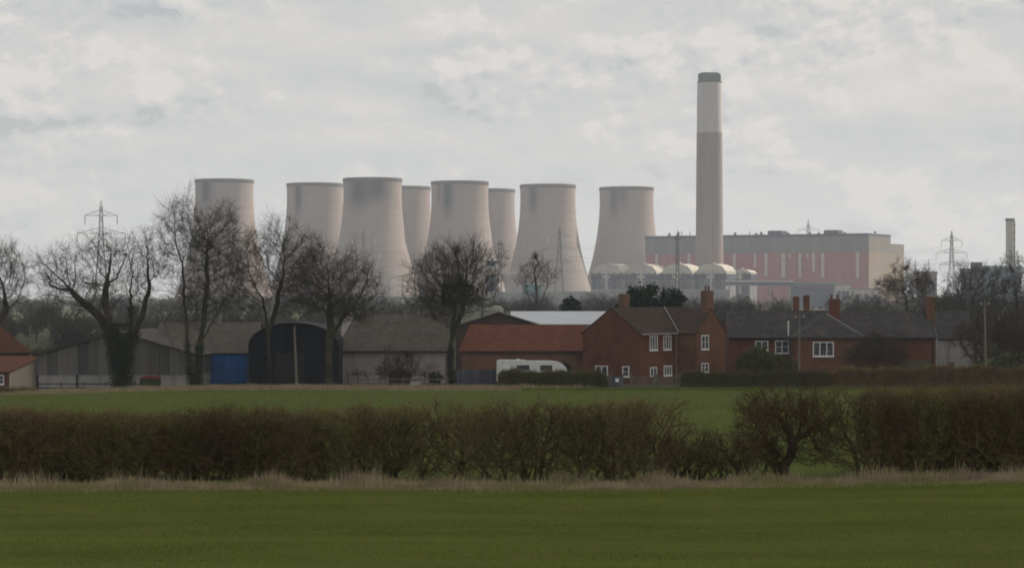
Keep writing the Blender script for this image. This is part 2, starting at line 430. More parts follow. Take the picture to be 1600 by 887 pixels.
def blades(name, X, Y, H, W, mat, lean=0.35, zoff=-0.02):
    n = len(X)
    a = rng.uniform(0, 2*math.pi, n); Z = gv(X, Y) + zoff
    wv = np.stack([np.cos(a), np.sin(a), np.zeros(n)], -1) * (W/2)[:, None]
    la = rng.uniform(0, 2*math.pi, n); lm = rng.uniform(0, lean, n) * H
    B = np.stack([X, Y, Z], -1); T = B + np.stack([np.cos(la)*lm, np.sin(la)*lm, H], -1)
    Mid = B*0.45 + T*0.55 - np.stack([np.cos(la)*lm*0.2, np.sin(la)*lm*0.2, -0.03*H], -1)
    V = np.stack([B-wv, B+wv, Mid+wv*0.7, Mid-wv*0.7, T+wv*0.12, T-wv*0.12], 1).reshape(-1, 3)
    b = (np.arange(n)*6)[:, None]
    Fq = np.stack([b+np.array([[0,1,2,3]]), b+np.array([[3,2,4,5]])], 1).reshape(-1, 4)
    me = np_mesh(name, V, Fq, mat)
    o = link(bpy.data.objects.new(name, me)); o['kind'] = 'stuff'
    return o
def clump(X, Y, s, seed):
    r = np.random.default_rng(seed); v = np.zeros(len(X))
    for k in range(7):
        a = r.uniform(0, 6.28); f = s * r.uniform(0.5, 2.2)
        v += np.sin(X*f*np.cos(a) + Y*f*np.sin(a) + r.uniform(0, 6.28))
    return v / 7
# short grass of the near field
n = 300000
Yg = 31 + 24*rng.random(n)**0.9; Xg = (rng.random(n)-0.5) * (Yg*0.5+3)
keep = rng.random(n) < 0.8 + 0.35*clump(Xg*0.5, Yg*2, 1.3, 3)
keep &= Yg < 51.9 + 0.3*np.sin(Xg*0.9) + 0.05*Xg; Xg, Yg = Xg[keep], Yg[keep]
tag(blades('grass', Xg, Yg, rng.uniform(0.022, 0.06, len(Xg))*(1+0.45*clump(Xg*0.5, Yg*2, 1.1, 5)), rng.uniform(0.006, 0.012, len(Xg)), M['blade'], 0.7),
    'short green grass growing across the near field', 'grass')
# grass of the middle field, seen over and through the hedge
n = 70000
Yg = 60 + 150*rng.random(n)**0.8; Xg = (rng.random(n)-0.5) * (Yg*0.5+4)
tag(blades('grass', Xg, Yg, rng.uniform(0.06, 0.17, n), rng.uniform(0.015, 0.03, n), M['blade'], 0.8),
    'green grass of the middle field beyond the hedge', 'grass')
# dry stalks at the foot of the hedge
n = 52000
Xg = (rng.random(n)-0.5)*31; Yg = 52.1 + rng.normal(0, 0.8, n) - 0.3*np.sin(Xg*0.5+1.0) + 0.05*Xg
tuft = clump(Xg, Yg*0.6, 2.6, 8)
H = (0.07 + 0.19*rng.random(n)**1.5) * (1 + 1.7*tuft) * np.where(rng.random(n) < 0.05, 1.8, 1.0) * np.clip(1.0 - np.abs(Yg-52.9-0.05*Xg)*0.22, 0.25, 1)
tag(blades('dry_grass', Xg, Yg, np.clip(H, 0.05, 0.8), rng.uniform(0.008, 0.016, n), M['dry'], 0.45),
    'strip of dry straw coloured grass along the foot of the near hedge', 'dry grass')
# dry verge in front of the farm buildings
n = 42000
Xg = rng.uniform(-62, 10, n); Yg = 226 + rng.normal(0, 3.2, n) + 2*np.sin(Xg*0.2)
keep = rng.random(n) < np.clip((9-Xg)/13, 0, 1)
Xg, Yg = Xg[keep], Yg[keep]; n = len(Xg)
H = (0.15 + 0.4*rng.random(n)) * (1 + 0.6*clump(Xg, Yg, 0.8, 4))
tag(blades('dry_grass', Xg, Yg, np.clip(H, 0.08, 1.0), rng.uniform(0.03, 0.06, n), M['dry'], 0.5),
    'strip of dry grass in front of the farm buildings', 'dry grass')
n = 14000
Xg = rng.uniform(1, 62, n); Yg = 219 + rng.normal(0, 2.0, n)
H = (0.12 + 0.3*rng.random(n))
tag(blades('rough_grass', Xg, Yg, H, rng.uniform(0.03, 0.05, n), M['blade'], 0.5),
    'rough grass below the clipped hedge beside the houses', 'grass')

# ------------------------------------------------------------------ trees
def colonize(pts, starts, D, dk, di=1e9, iters=160, up=0.12, jit=0.18, seed=0):
    """starts: list of polylines (root first). returns nodes, parent"""
    r = np.random.default_rng(seed)
    nodes = []; par = []
    for line in starts:
        for i, p in enumerate(line):
            nodes.append(np.array(p, float)); par.append(len(nodes)-2 if i else -1)
    nodes = np.array(nodes); par = list(par)
    pts = pts.copy()
    d2 = ((pts[:, None, :] - nodes[None]) ** 2).sum(-1)
    ni = d2.argmin(1); nd = np.sqrt(d2.min(1))
    for it in range(iters):
        if len(pts) == 0: break
        act = nd < di
        if not act.any(): break
        u, inv = np.unique(ni[act], return_inverse=True)
        vec = pts[act] - nodes[ni[act]]; vec /= np.linalg.norm(vec, axis=1, keepdims=True) + 1e-9
        acc = np.zeros((len(u), 3)); np.add.at(acc, inv, vec)
        acc /= np.linalg.norm(acc, axis=1, keepdims=True) + 1e-9
        acc += r.normal(0, jit, acc.shape); acc[:, 2] += up
        acc /= np.linalg.norm(acc, axis=1, keepdims=True) + 1e-9
        new = nodes[u] + acc*D
        n0 = len(nodes)
        nodes = np.vstack([nodes, new]); par += list(u)
        d2 = ((pts[:, None, :] - new[None]) ** 2).sum(-1)
        m = np.sqrt(d2.min(1)); a = d2.argmin(1)
        b = m < nd
        nd = np.where(b, m, nd); ni = np.where(b, a + n0, ni)
        k = nd > dk
        pts = pts[k]; nd = nd[k]; ni = ni[k]
    return nodes, np.array(par)

def radii(nodes, par, tip, rbase, e=2.2):
    n = len(nodes); acc = np.zeros(n)
    kids = np.zeros(n, int)
    for i in range(n-1, -1, -1):
        if kids[i] == 0: acc[i] = tip**e
        p = par[i]
        if p >= 0: acc[p] += acc[i]; kids[p] += 1
    lv = acc / tip**e
    k = lv[np.where(par < 0)[0]].max()
    r = tip + (rbase - tip) * ((lv - 1) / max(k - 1, 1e-6))**0.8
    return r, kids

def ellip(c, rad, n, r, hollow=0.25):
    v = r.normal(0, 1, (n, 3)); v /= np.linalg.norm(v, axis=1, keepdims=True)
    t = r.random(n) ** (1/2.3) if hollow == 0.25 else (hollow + (1-hollow)*r.random(n)) ** (1/2.2)
    return np.array(c) + v * t[:, None] * np.array(rad)

def twigs(nodes, par, rad, thr, per, length, r0, seed, up=0.35):
    r = np.random.default_rng(seed)
    ok = np.where((rad < thr) & (par >= 0))[0]
    idx = np.repeat(ok, per)
    idx = idx[r.random(len(idx)) < 0.85]
    P = nodes[idx] + (nodes[par[idx]] - nodes[idx]) * r.random((len(idx), 1))
    d = nodes[idx] - nodes[par[idx]]; d /= np.linalg.norm(d, axis=1, keepdims=True) + 1e-9
    d = d*0.7 + r.normal(0, 0.55, d.shape); d[:, 2] += up; d /= np.linalg.norm(d, axis=1, keepdims=True)
    L = length * (0.4 + 1.1*r.random(len(idx))**1.8)[:, None]
    Q = P + d*L*0.55
    d2 = d + r.normal(0, 0.3, d.shape); d2[:, 2] += up*0.4; d2 /= np.linalg.norm(d2, axis=1, keepdims=True)
    T = Q + d2*L*0.45
    d3 = d + r.normal(0, 0.6, d.shape); d3 /= np.linalg.norm(d3, axis=1, keepdims=True)
    S = Q + d3*L*0.5
    n = len(idx); a = np.full(n, r0)
    return (np.vstack([P, Q, Q]), np.vstack([Q, T, S]), np.concatenate([a, a*0.8, a*0.75]), np.concatenate([a*0.8, a*0.45, a*0.45]))

def leaves(P, size, seed, mat_name):
    r = np.random.default_rng(seed); n = len(P)
    a = r.normal(0, 1, (n, 3)); a /= np.linalg.norm(a, axis=1, keepdims=True)
    b = np.cross(a, r.normal(0, 1, (n, 3))); b /= np.linalg.norm(b, axis=1, keepdims=True) + 1e-9
    s = (size * r.uniform(0.55, 1.3, n))[:, None]
    V = np.stack([P - a*s, P + b*s*0.62, P + a*s, P - b*s*0.62], 1).reshape(-1, 3)
    return V, np.arange(4*n).reshape(-1, 4)

def add_part(name, me, parent):
    return link(bpy.data.objects.new(name, me), parent)

def bare_tree(name, label, cat, px, Y, blobs, stems, rbase, npts, D, dk, seed, tip=0.0105, per=6, tl=1.35, tr=0.0085, tw='twig',
              ivy=None, group=None, depth=1.0, up=0.1, thr=0.035):
    """blobs: (px, py, rx, ry) in picture units at distance Y turned into metres; stems: polylines of (px, py, dy)"""
    s = Y / F; x0 = wx(px, Y); z0 = g(x0, Y)
    r = np.random.default_rng(seed)
    npts = int(npts*1.7); D *= 0.82; dk *= 0.78
    vol = [b[2]*b[2]*b[3] for b in blobs]; tv = sum(vol)
    pts = []
    for b, v in zip(blobs, vol):
        c = ((b[0]-px)*s, r.normal(0, 0.4), wz(b[1], Y) - z0)
        nb = int(npts*v/tv)+20
        pts.append(ellip(c, (b[2]*s, b[2]*s*depth, b[3]*s), nb*2//5, r))
        cc = ellip(c, (b[2]*s, b[2]*s*depth, b[3]*s), 16, r)          # boughs: sprays of twigs with gaps between them
        k = r.integers(0, 16, nb*3//5); sp_ = 0.26*min(b[2], b[3])*s
        pts.append(cc[k] + r.normal(0, 1, (len(k), 3))*sp_*np.array([.8,.8,1.1]))
    pts = np.vstack(pts); pts = pts[pts[:, 2] > (1.2 if tip > 0.008 else 0.25)]
    st = []
    for line in stems:
        L = []
        for i, q in enumerate(line):
            p = np.array([(q[0]-px)*s, q[2], wz(q[1], Y) - z0])
            if i == 0 and p[2] < 0.8: p[2] = -0.15
            if L:
                k = max(1, int(np.linalg.norm(p-L[-1])/(D*1.3)))
                a = L[-1]
                for j in range(1, k+1):
                    L.append(a + (p-a)*j/k + r.normal(0, 0.05, 3)*(j < k))
            else: L.append(p)
        st.append(L)
    nodes, par = colonize(pts, st, D, dk, seed=seed, up=up, jit=0.16)
    rad, kids = radii(nodes, par, tip, rbase)
    t = thing(name, label, cat, (x0, Y, z0), 0, group)
    i = np.where(par >= 0)[0]; p = par[i]
    P0, P1 = nodes[p], nodes[i]; R0 = np.minimum(rad[p], rad[i]*1.6); R1 = rad[i]
    big = R0 > 0.075
    # root flare
    low = P0[:, 2] < 0.9
    R0 = np.where(low & big, R0*1.25, R0)
    if big.any():
        V, Fq = tubes(P0[big], P1[big], R0[big], R1[big], 8)
        add_part('trunk', np_mesh('trunk', V, Fq, M['bark'], None, True), t)
    tp = twigs(nodes, par, rad, thr, per, tl, tr, seed+1)
    V1, F1 = tubes(P0[~big], P1[~big], R0[~big], R1[~big], 4)
    V2, F2 = tubes(*tp, 3)
    me = np_mesh('crown', np.vstack([V1, V2]), np.vstack([F1, F2+len(V1)]), M[tw])
    add_part('crown', me, t)
    if ivy:
        top, thick, cnt, size, extra = ivy
        sel = np.where((R0 > 0.09) & (P1[:, 2] < top))[0]
        k = r.choice(sel, cnt, p=(R0[sel]**1.2)/(R0[sel]**1.2).sum())
        f = r.random((cnt, 1))
        C = P0[k]*(1-f) + P1[k]*f
        o = r.normal(0, 1, (cnt, 3)); o /= np.linalg.norm(o, axis=1, keepdims=True)
        C = C + o * (R0[k] + thick*r.random(cnt)**1.3 * (1.15 - 0.6*C[:, 2]/top))[:, None]
        if extra:
            for (ex, ey, er, ec) in extra:
                e = ellip(((ex-px)*s, 0, wz(ey, Y)-z0), (er*s, er*s, er*s*0.95), ec, r, 0.05)
                C = np.vstack([C, e + 0.25*np.sin(e*3.1)])
        C[:, 2] = np.maximum(C[:, 2], 0.02)
        V, Fq = leaves(C, size, seed+5, None)
        add_part('ivy', np_mesh('ivy', V, Fq, M['ivy']), t)
    return t

def leafy(name, label, cat, px, Y, blobs, cnt, size, mat, seed, group=None, stem=True, base_to_ground=True):
    s = Y/F; x0 = wx(px, Y); z0 = g(x0, Y); r = np.random.default_rng(seed)
    t = thing(name, label, cat, (x0, Y, z0), 0, group)
    tot = sum(b[2]*b[3] for b in blobs); pts = []
    for b in blobs:
        n = int(cnt*b[2]*b[3]/tot)
        # lumpy: sub-clumps spread through the blob
        c = ellip(((b[0]-px)*s, 0, wz(b[1], Y)-z0), (b[2]*s, b[2]*s*0.8, b[3]*s), max(24, n//90), r, 0.45)
        k = r.integers(0, len(c), n)
        pts.append(c[k] + r.normal(0, 1, (n, 3)) * (0.17*min(b[2], b[3])*s) * r.uniform(0.5, 1.3, (len(c), 1))[k])
    P = np.vstack(pts); P[:, 2] = np.maximum(P[:, 2], 0.03)
    V, Fq = leaves(P, size, seed+3, None)
    add_part('foliage', np_mesh('foliage', V, Fq, M[mat]), t)
    if stem:
        mb = MB()
        h = max(1.0, np.percentile(P[:, 2], 70))
        for k in range(3):
            a = k*2.1 + seed
            mb.tube((0.12*math.cos(a), 0.12*math.sin(a), -0.1), (0.6*math.cos(a)*h*0.15, 0.6*math.sin(a)*h*0.15, h), 0.14, 0.04)
        mb.build('trunk', M['bark'], t)
    return t

bare_tree('bare_tree', 'bare tree cut off by the left edge of the view, behind the red roofed farmhouse', 'tree', -18, 236,
    [(0,425,48,48),(28,462,26,24),(-30,440,40,50)], [[(-18,612,0),(-16,540,0.2),(-10,500,0)],[(-14,520,0),(10,482,0.4)]], 0.30, 520, 0.5, 0.62, 21)
bare_tree('ivy_tree', 'spreading bare tree whose forked trunk is thick with dark ivy, before the grey barn', 'tree', 190, 238,
    [(104,425,52,44),(165,400,46,44),(228,406,40,52),(145,455,82,26),(84,455,30,26),(208,440,48,40)],
    [[(190,612,0),(188,575,0),(178,530,0.1),(150,490,0.5),(120,466,0.8)],[(195,612,0.1),(197,560,0),(207,500,-0.2),(204,455,-0.5)],[(190,600,0),(200,545,0.2),(222,490,0.6),(232,450,0.5)],[(185,580,-.1),(175,520,-.5),(165,470,-.6),(170,440,-.9)]],
    0.48, 950, 0.48, 0.58, 22, ivy=(6.6, 1.0, 17000, 0.085, [(190,560,22,2500),(186,520,24,2000),(207,490,15,900)]), per=4)
bare_tree('bare_tree', 'tall many stemmed bare tree in front of the leftmost cooling tower', 'tree', 302, 236,
    [(285,362,38,52),(338,385,46,62),(262,405,24,55),(325,455,58,42),(372,400,18,40)],
    [[(306,612,0),(310,560,0),(318,500,0),(324,440,0.3),(322,395,0.2)],[(296,612,0.3),(290,575,0.4),(266,535,0.6),(254,505,0.7)],[(302,612,-.2),(296,560,-.3),(290,480,-.6),(286,410,-.5)],[(312,540,0),(340,490,-.6),(356,460,-.5)]],
    0.27, 1100, 0.48, 0.56, 23, ivy=(5.0, 0.55, 5200, 0.08, None))
bare_tree('bare_tree', 'bare tree with a crooked stem in front of the black barn', 'tree', 420, 240,
    [(406,402,48,52),(454,398,42,52),(388,455,40,36),(450,458,50,32),(474,425,24,36)],
    [[(420,610,0),(421,560,0),(417,505,0.1),(410,465,0.3)],[(419,520,0),(432,480,-.3),(440,440,-.4)]], 0.27, 850, 0.5, 0.58, 24, ivy=(2.6,0.3,1600,0.08,None))
bare_tree('bare_tree', 'bushy bare tree with a stout straight trunk between the black barn and the pale barn', 'tree', 514, 240,
    [(510,432,48,52),(552,444,48,46),(478,458,36,38),(530,478,66,28)],
    [[(514,610,0),(514,550,0),(516,505,0.1),(514,470,0.2)],[(515,530,0),(540,492,-.4)]], 0.42, 950, 0.48, 0.56, 25)
bare_tree('ivy_tree', 'bare tree with a dark ball of ivy in its crown, beside the terracotta barn', 'tree', 706, 240,
    [(698,425,62,42),(740,430,46,48),(660,455,32,36),(705,474,72,26),(760,458,28,30)],
    [[(705,610,0),(703,560,0),(708,505,0),(712,470,0.1)],[(706,530,0),(722,488,-.3),(726,460,-.4)]], 0.28, 1150, 0.48, 0.55, 26,
    ivy=(4.6,0.42,3600,0.085,[(714,452,25,5600),(700,462,15,1200),(730,460,15,1200)]))
bare_tree('bare_tree', 'small bare tree in the distance before the cooling tower right of the middle', 'tree', 838, 470,
    [(836,428,30,26),(852,432,20,24),(822,440,18,22)], [[(838,545,0),(838,490,0),(838,455,0)],[(838,500,0),(850,460,.3)],[(838,500,0),(826,462,.3)]], 0.26, 420, 0.75, 0.85, 27, per=3, tl=1.4, tr=0.02, tip=0.022, tw='far_twig')
bare_tree('rust_tree', 'rusty brown tree with a dense wide crown below the right end of the pink hall', 'tree', 1420, 520,
    [(1416,446,44,26),(1440,442,24,22),(1388,452,22,18)], [[(1420,540,0),(1418,490,0),(1416,465,0)],[(1419,500,0),(1440,465,.4)]], 0.3, 800, 0.75, 0.8, 28, per=5, tl=1.5, tr=0.022, tip=0.025, tw='twig_rust')
bare_tree('bare_tree', 'loose crowned bare tree in front of the dark boxy building at the right', 'tree', 1518, 430,
    [(1520,442,36,34),(1496,455,24,26),(1545,450,24,30)], [[(1518,545,0),(1518,490,0),(1520,465,0)],[(1518,500,0),(1502,468,.3)]], 0.32, 620, 0.65, 0.75, 29, per=4, tl=1.3, tr=0.018, tip=0.02, tw='far_twig')
bare_tree('bare_tree', 'dark bare tree at the right edge of the view below the small chimney', 'tree', 1590, 400,
    [(1588,440,30,44),(1565,458,24,30),(1615,450,30,44)], [[(1590,550,0),(1590,495,0),(1588,460,0)],[(1590,510,0),(1570,470,.3)]], 0.34, 680, 0.62, 0.7, 30, per=4, tl=1.3, tr=0.018, tip=0.02, tw='far_twig')
bare_tree('bare_thicket', 'reddish bare thicket behind the pole at the right, taller than the clipped hedge', 'thicket', 1560, 268,
    [(1560,530,44,42),(1525,535,30,38),(1598,525,34,48)], [[(1560,600,0),(1560,560,0)],[(1530,600,.4),(1528,565,.5)],[(1592,600,-.4),(1596,560,-.3)],[(1545,600,1),(1542,570,1)],[(1575,600,-1),(1578,570,-1)]], 0.07, 1300, 0.36, 0.42, 31, per=4, tl=0.8, tr=0.012, tw='twig_red')
bare_tree('bare_shrub', 'brown bare shrub in front of the right hand slate cottage', 'shrub', 1370, 252,
    [(1368,548,34,26),(1400,552,26,24),(1340,555,24,20)], [[(1368,600,0),(1368,572,0)],[(1380,600,.3),(1388,570,.3)],[(1356,600,-.3),(1350,575,-.3)]], 0.06, 900, 0.3, 0.36, 32, per=4, tl=0.8, tr=0.009, tw='twig')
bare_tree('bare_shrub', 'reddish bare shrub in front of the pale wall of the barn', 'shrub', 622, 240,
    [(622,575,30,22),(600,585,18,14),(648,585,16,12)], [[(622,612,0),(622,592,0)],[(608,612,.2),(602,595,.2)],[(636,612,-.2),(642,596,-.2)]], 0.07, 520, 0.26, 0.32, 33, per=4, tl=0.6, tr=0.009, tw='twig_red')
leafy('evergreen_tree', 'broad dark evergreen tree standing behind the brick house between its chimneys', 'tree', 1018, 296,
    [(1022,470,46,24),(985,472,22,20),(1050,474,22,18),(1010,500,45,30)], 15000, 0.20, 'holly', 41)
leafy('evergreen_tree', 'small dark conifer behind the white roofed shed', 'tree', 893, 330,
    [(893,480,17,14),(893,472,9,10),(893,500,18,18)], 5000, 0.18, 'holly', 42)
leafy('green_shrub', 'dark green shrub in front of the left slate cottage beside the brick house', 'shrub', 1185, 250,
    [(1186,562,28,19),(1165,570,16,13),(1212,567,24,15),(1235,570,12,11)], 12000, 0.11, 'shrub', 43)
leafy('green_shrub', 'small dark rounded bush at the foot of the pale barn, by the ivy trunk', 'shrub', 681, 241,
    [(681,592,11,10)], 2200, 0.09, 'shrub', 44)
leafy('green_shrub', 'dark low bush at the right of the view beside the pole', 'shrub', 1585, 256,
    [(1585,565,24,16),(1560,570,16,12)], 5000, 0.11, 'shrub', 45)

bare_tree('bare_shrub', 'low brown bramble scrub at the right foot of the black barn', 'shrub', 560, 238,
    [(560,595,24,12),(578,598,16,9),(542,599,14,9)], [[(560,612,0),(560,600,0)],[(572,612,.2),(576,602,.2)],[(546,612,-.2),(543,603,-.2)]], 0.05, 420, 0.22, 0.27, 36, per=5, tl=0.5, tr=0.008, tw='twig_red')
bare_tree('bare_shrub', 'low brown bramble scrub between the ivy trunk and the boarded fence', 'shrub', 662, 238,
    [(662,596,18,11),(650,600,12,8)], [[(662,612,0),(662,600,0)],[(652,612,.2),(650,602,.2)]], 0.05, 320, 0.22, 0.27, 37, per=5, tl=0.5, tr=0.008, tw='twig_red')
# ---- clump prototypes shared by the far woods and hedgerows
def proto_tree(seed, h=11.0, w=4.2, n=170, D=0.95, tw=3, tl=1.9, tr=0.045):
    r = np.random.default_rng(seed)
    pts = np.vstack([ellip((r.normal(0, .8), r.normal(0, .8), h*0.62), (w, w, h*0.36), n, r), ellip((r.normal(0, 1.4), 0, h*0.5), (w*0.9, w*0.9, h*0.25), n//2, r)])
    nodes, par = colonize(pts, [[(0,0,-.2),(0,0,1.2),(0.1,0,2.3)]], D, D*1.2, seed=seed, jit=0.25)
    rad, k = radii(nodes, par, 0.05, 0.3)
    i = np.where(par >= 0)[0]; p = par[i]
    a = tubes(nodes[p], nodes[i], np.minimum(rad[p], rad[i]*1.6), rad[i], 3)
    b = tubes(*twigs(nodes, par, rad, 0.14, tw, tl, tr, seed+1), 3)
    return np.vstack([a[0], b[0]]), np.vstack([a[1], b[1]+len(a[0])])
PT = [proto_tree(60+k) for k in range(5)]
def scrub(seed):
    r = np.random.default_rng(seed)
    pts = ellip((0,0,1.6), (2.6,2.0,1.9), 160, r); pts = pts[pts[:, 2] > 0.2]
    nodes, par = colonize(pts, [[(0,0,-.1),(0,0,.4)],[(1,.3,-.1),(1,.3,.4)],[(-1,-.3,-.1),(-1,-.3,.4)]], 0.5, 0.55, seed=seed)
    rad, k = radii(nodes, par, 0.03, 0.12)
    i = np.where(par >= 0)[0]; p = par[i]
    a = tubes(nodes[p], nodes[i], rad[p], rad[i], 3); b = tubes(*twigs(nodes, par, rad, 0.2, 5, 1.1, 0.035, seed+1), 3)
    return np.vstack([a[0], b[0]]), np.vstack([a[1], b[1]+len(a[0])])
PS = [scrub(80+k) for k in range(4)]
def bake(name, places, protos, mat, label, cat):
    VV = []; FF = []; o = 0
    for (x, y, s, sz, k) in places:
        V, Fq = protos[k % len(protos)]
        a = random.uniform(0, 6.28); c, sn = math.cos(a), math.sin(a)
        W = np.empty_like(V); W[:, 0] = (V[:, 0]*c - V[:, 1]*sn)*s + x; W[:, 1] = (V[:, 0]*sn + V[:, 1]*c)*s + y
        W[:, 2] = V[:, 2]*sz + g(x, y)
        VV.append(W); FF.append(Fq+o); o += len(V)
    me = np_mesh(name, np.vstack(VV), np.vstack(FF), mat)
    ob = link(bpy.data.objects.new(name, me)); ob['kind'] = 'stuff'
    return tag(ob, label, cat)
pl = []
for k in range(150):
    Y = random.uniform(470, 760); px = random.uniform(-40, 1640)
    h = random.uniform(0.62, 1.0)
    if 250 < px < 800: h *= 0.9
    if px < 240: h *= 0.85 if random.random() < .7 else 1.05
    if px > 1380: h *= 1.15
    pl.append((wx(px, Y), Y, h*random.uniform(.9, 1.2), h, k))
bake('far_wood', pl, PT, M['far_twig'], 'hazy brown winter wood between the farm and the power station', 'wood')
pl = []
for k in range(230):
    Y = random.choice([345, 420, 560, 640]) + random.uniform(-6, 6); px = random.uniform(-40, 1640)
    s = random.uniform(0.8, 1.25)
    pl.append((wx(px, Y), Y, s*1.3, s*(0.8 if Y < 400 else 1.1), k))
bake('hedgerow_scrub', pl, PS, M['far_twig'], 'brown hedgerow scrub on the flat land behind the farm', 'scrub')
pl = []
for k in range(230):
    Y = random.uniform(850, 1600); px = random.uniform(-40, 1640)
    h = random.uniform(0.5, 0.95)
    pl.append((wx(px, Y), Y, h*2.2, h*1.15, k))
bake('far_treeline', pl, PT, M['far_twig'], 'pale blue grey treeline at the foot of the cooling towers', 'treeline')

# ------------------------------------------------------------------ near hedge
def bush_proto(seed, w, d, h, npts, stems, leafmix=0.0):
    r = np.random.default_rng(seed)
    pts = np.stack([r.uniform(-w/2, w/2, npts), r.uniform(-d/2, d/2, npts), 0.12 + (h-0.17)*r.random(npts)**0.7], -1)
    pts = pts[~((np.abs(pts[:, 0]) > w*0.36) & (pts[:, 2] < h*0.3) & (r.random(len(pts)) < 0.4))]
    pts[:, 2] += 0.07*np.sin(pts[:, 0]*5+seed) + r.normal(0, 0.05, len(pts))
    st = []
    for k in range(stems):
        x = r.uniform(-w*0.27, w*0.27); y = r.uniform(-d*0.22, d*0.22)
        L = [np.array([x, y, -0.1])]
        hh = r.uniform(0.3, 0.75)*h*0.6
        q = int(hh/0.13)+1
        dx, dy = r.normal(0, 0.05, 2)
        for j in range(q): L.append(L[-1] + np.array([dx + r.normal(0, 0.025), dy, 0.13]))
        st.append(L)
    nodes, par = colonize(pts, st, 0.115, 0.125, seed=seed, up=0.16, jit=0.25)
    rad, k = radii(nodes, par, 0.0055, 0.05)
    i = np.where(par >= 0)[0]; p = par[i]
    R0 = np.minimum(rad[p], rad[i]*1.5)
    a = tubes(nodes[p], nodes[i], R0, rad[i], 4)
    b = tubes(*twigs(nodes, par, rad, 0.016, 3, 0.30, 0.0036, seed+2, 0.3), 3)
    V = np.vstack([a[0], b[0]]); Fq = np.vstack([a[1], b[1]+len(a[0])])
    mi = np.concatenate([np.zeros(len(a[1]), int), np.ones(len(b[1]), int)])
    return np_mesh('bush', V, Fq, [M['hedge_stem'], M['hedge']], mi)
BP = [bush_proto(100+k, 2.3, 1.5, 1.95, 1150, [5, 4, 6, 3, 5][k]) for k in range(5)]
THIN = [bush_proto(120+k, 2.1, 1.2, 1.95, 700, [2, 3][k]) for k in range(2)]
LOW = [bush_proto(130, 1.9, 1.2, 1.15, 520, 5), bush_proto(131, 1.6, 1.0, 0.8, 360, 5)]
def bush(parent, me, x, y, s, rz, sz):
    o = bpy.data.objects.new('bush', me)
    o.location = (x - parent.location.x, y - parent.location.y, g(x, y) - parent.location.z - 0.03)
    o.rotation_euler = (0, 0, rz); o.scale = (s, s, sz)
    return link(o, parent)
HY0 = 55.1
def hedge(label, items, group=None):
    xs = [wx(i[0], HY0) for i in items]
    cx = sum(xs)/len(xs)
    t = thing('hawthorn_hedge', label, 'hedge', (cx, HY0, g(cx, HY0)), 0, group)
    for (px, me, s, sz, dy) in items:
        x = wx(px, HY0)
        bush(t, me, x, HY0 + dy, s, random.choice([0, math.pi]) + random.uniform(-.3, .3), sz)
    return t
hb = random.Random(5)
L = []
for i, px in enumerate(range(-30, 560, 66)):
    L.append((px + hb.uniform(-12, 12), BP[i % 5], hb.uniform(.92, 1.1), hb.uniform(.80, .93)+.06*(px > 350), hb.uniform(-.2, .2)))
    L.append((px + 12, BP[(i+4) % 5], 1.0, hb.uniform(.74, .86), 1.5))
    if px < 470: L.append((px + 30, BP[(i+2) % 5], 1.0, hb.uniform(.82, .92), 0.9))
hedge('dense bare brown hedge across the left half, behind the dry grass', L)
L = []
for i, px in enumerate(range(575, 1010, 60)):
    k = THIN[i % 2] if i in (2, 5) else BP[(i+1) % 5]
    L.append((px + hb.uniform(-10, 10), k, hb.uniform(.95, 1.15), hb.uniform(.86, 1.06), hb.uniform(-.2, .2)))
    if i in (0, 3, 6): L.append((px+25, THIN[i % 2], 1.0, .93, .8))
hedge('thinner stretch of bare hedge in the middle with gnarled branches and green field showing through', L)
L = [(1165, LOW[0], 1.0, 1.0, .4), (1052, LOW[0], 1.1, 1.15, 0), (1092, LOW[1], 1.1, 1.1, .2), (1125, LOW[1], 1.0, .95, -.2), (1075, LOW[1], 1., 1.25, .5)]
hedge('low straggling bushes in the gap of the near hedge', L)
L = []
for i, px in enumerate(range(1345, 1660, 52)):
    L.append((px + hb.uniform(-8, 8), BP[i % 5], hb.uniform(.95, 1.1), hb.uniform(1.06, 1.13), hb.uniform(-.2, .2)))
    if px > 1380: L.append((px+25, BP[(i+3) % 5], 1.0, 1.08, .9))
hedge('tall dense bare hedge at the right, upright stems over the dry grass', L)
# the single hawthorn with a thick leaning trunk
bare_tree('hawthorn_tree', 'single hawthorn with a thick dark leaning trunk right of the hedge gap', 'tree', 1228, 55.2,
    [(1190,660,45,42),(1255,655,50,40),(1222,645,62,30),(1290,680,34,52),(1165,690,32,44),(1205,705,34,34),(1265,700,30,36)],
    [[(1228,752,0),(1224,725,0),(1238,692,.02),(1228,665,.1),(1215,650,.1)],[(1238,692,.02),(1262,678,.1),(1280,660,.1)],[(1238,692,.02),(1250,660,-.1)],[(1224,725,0),(1206,700,.1),(1192,675,.1)]],
    0.115, 1500, 0.12, 0.14, 35, tip=0.005, per=4, tl=0.30, tr=0.0036, tw='hedge', depth=0.7, thr=0.016,
    ivy=None)

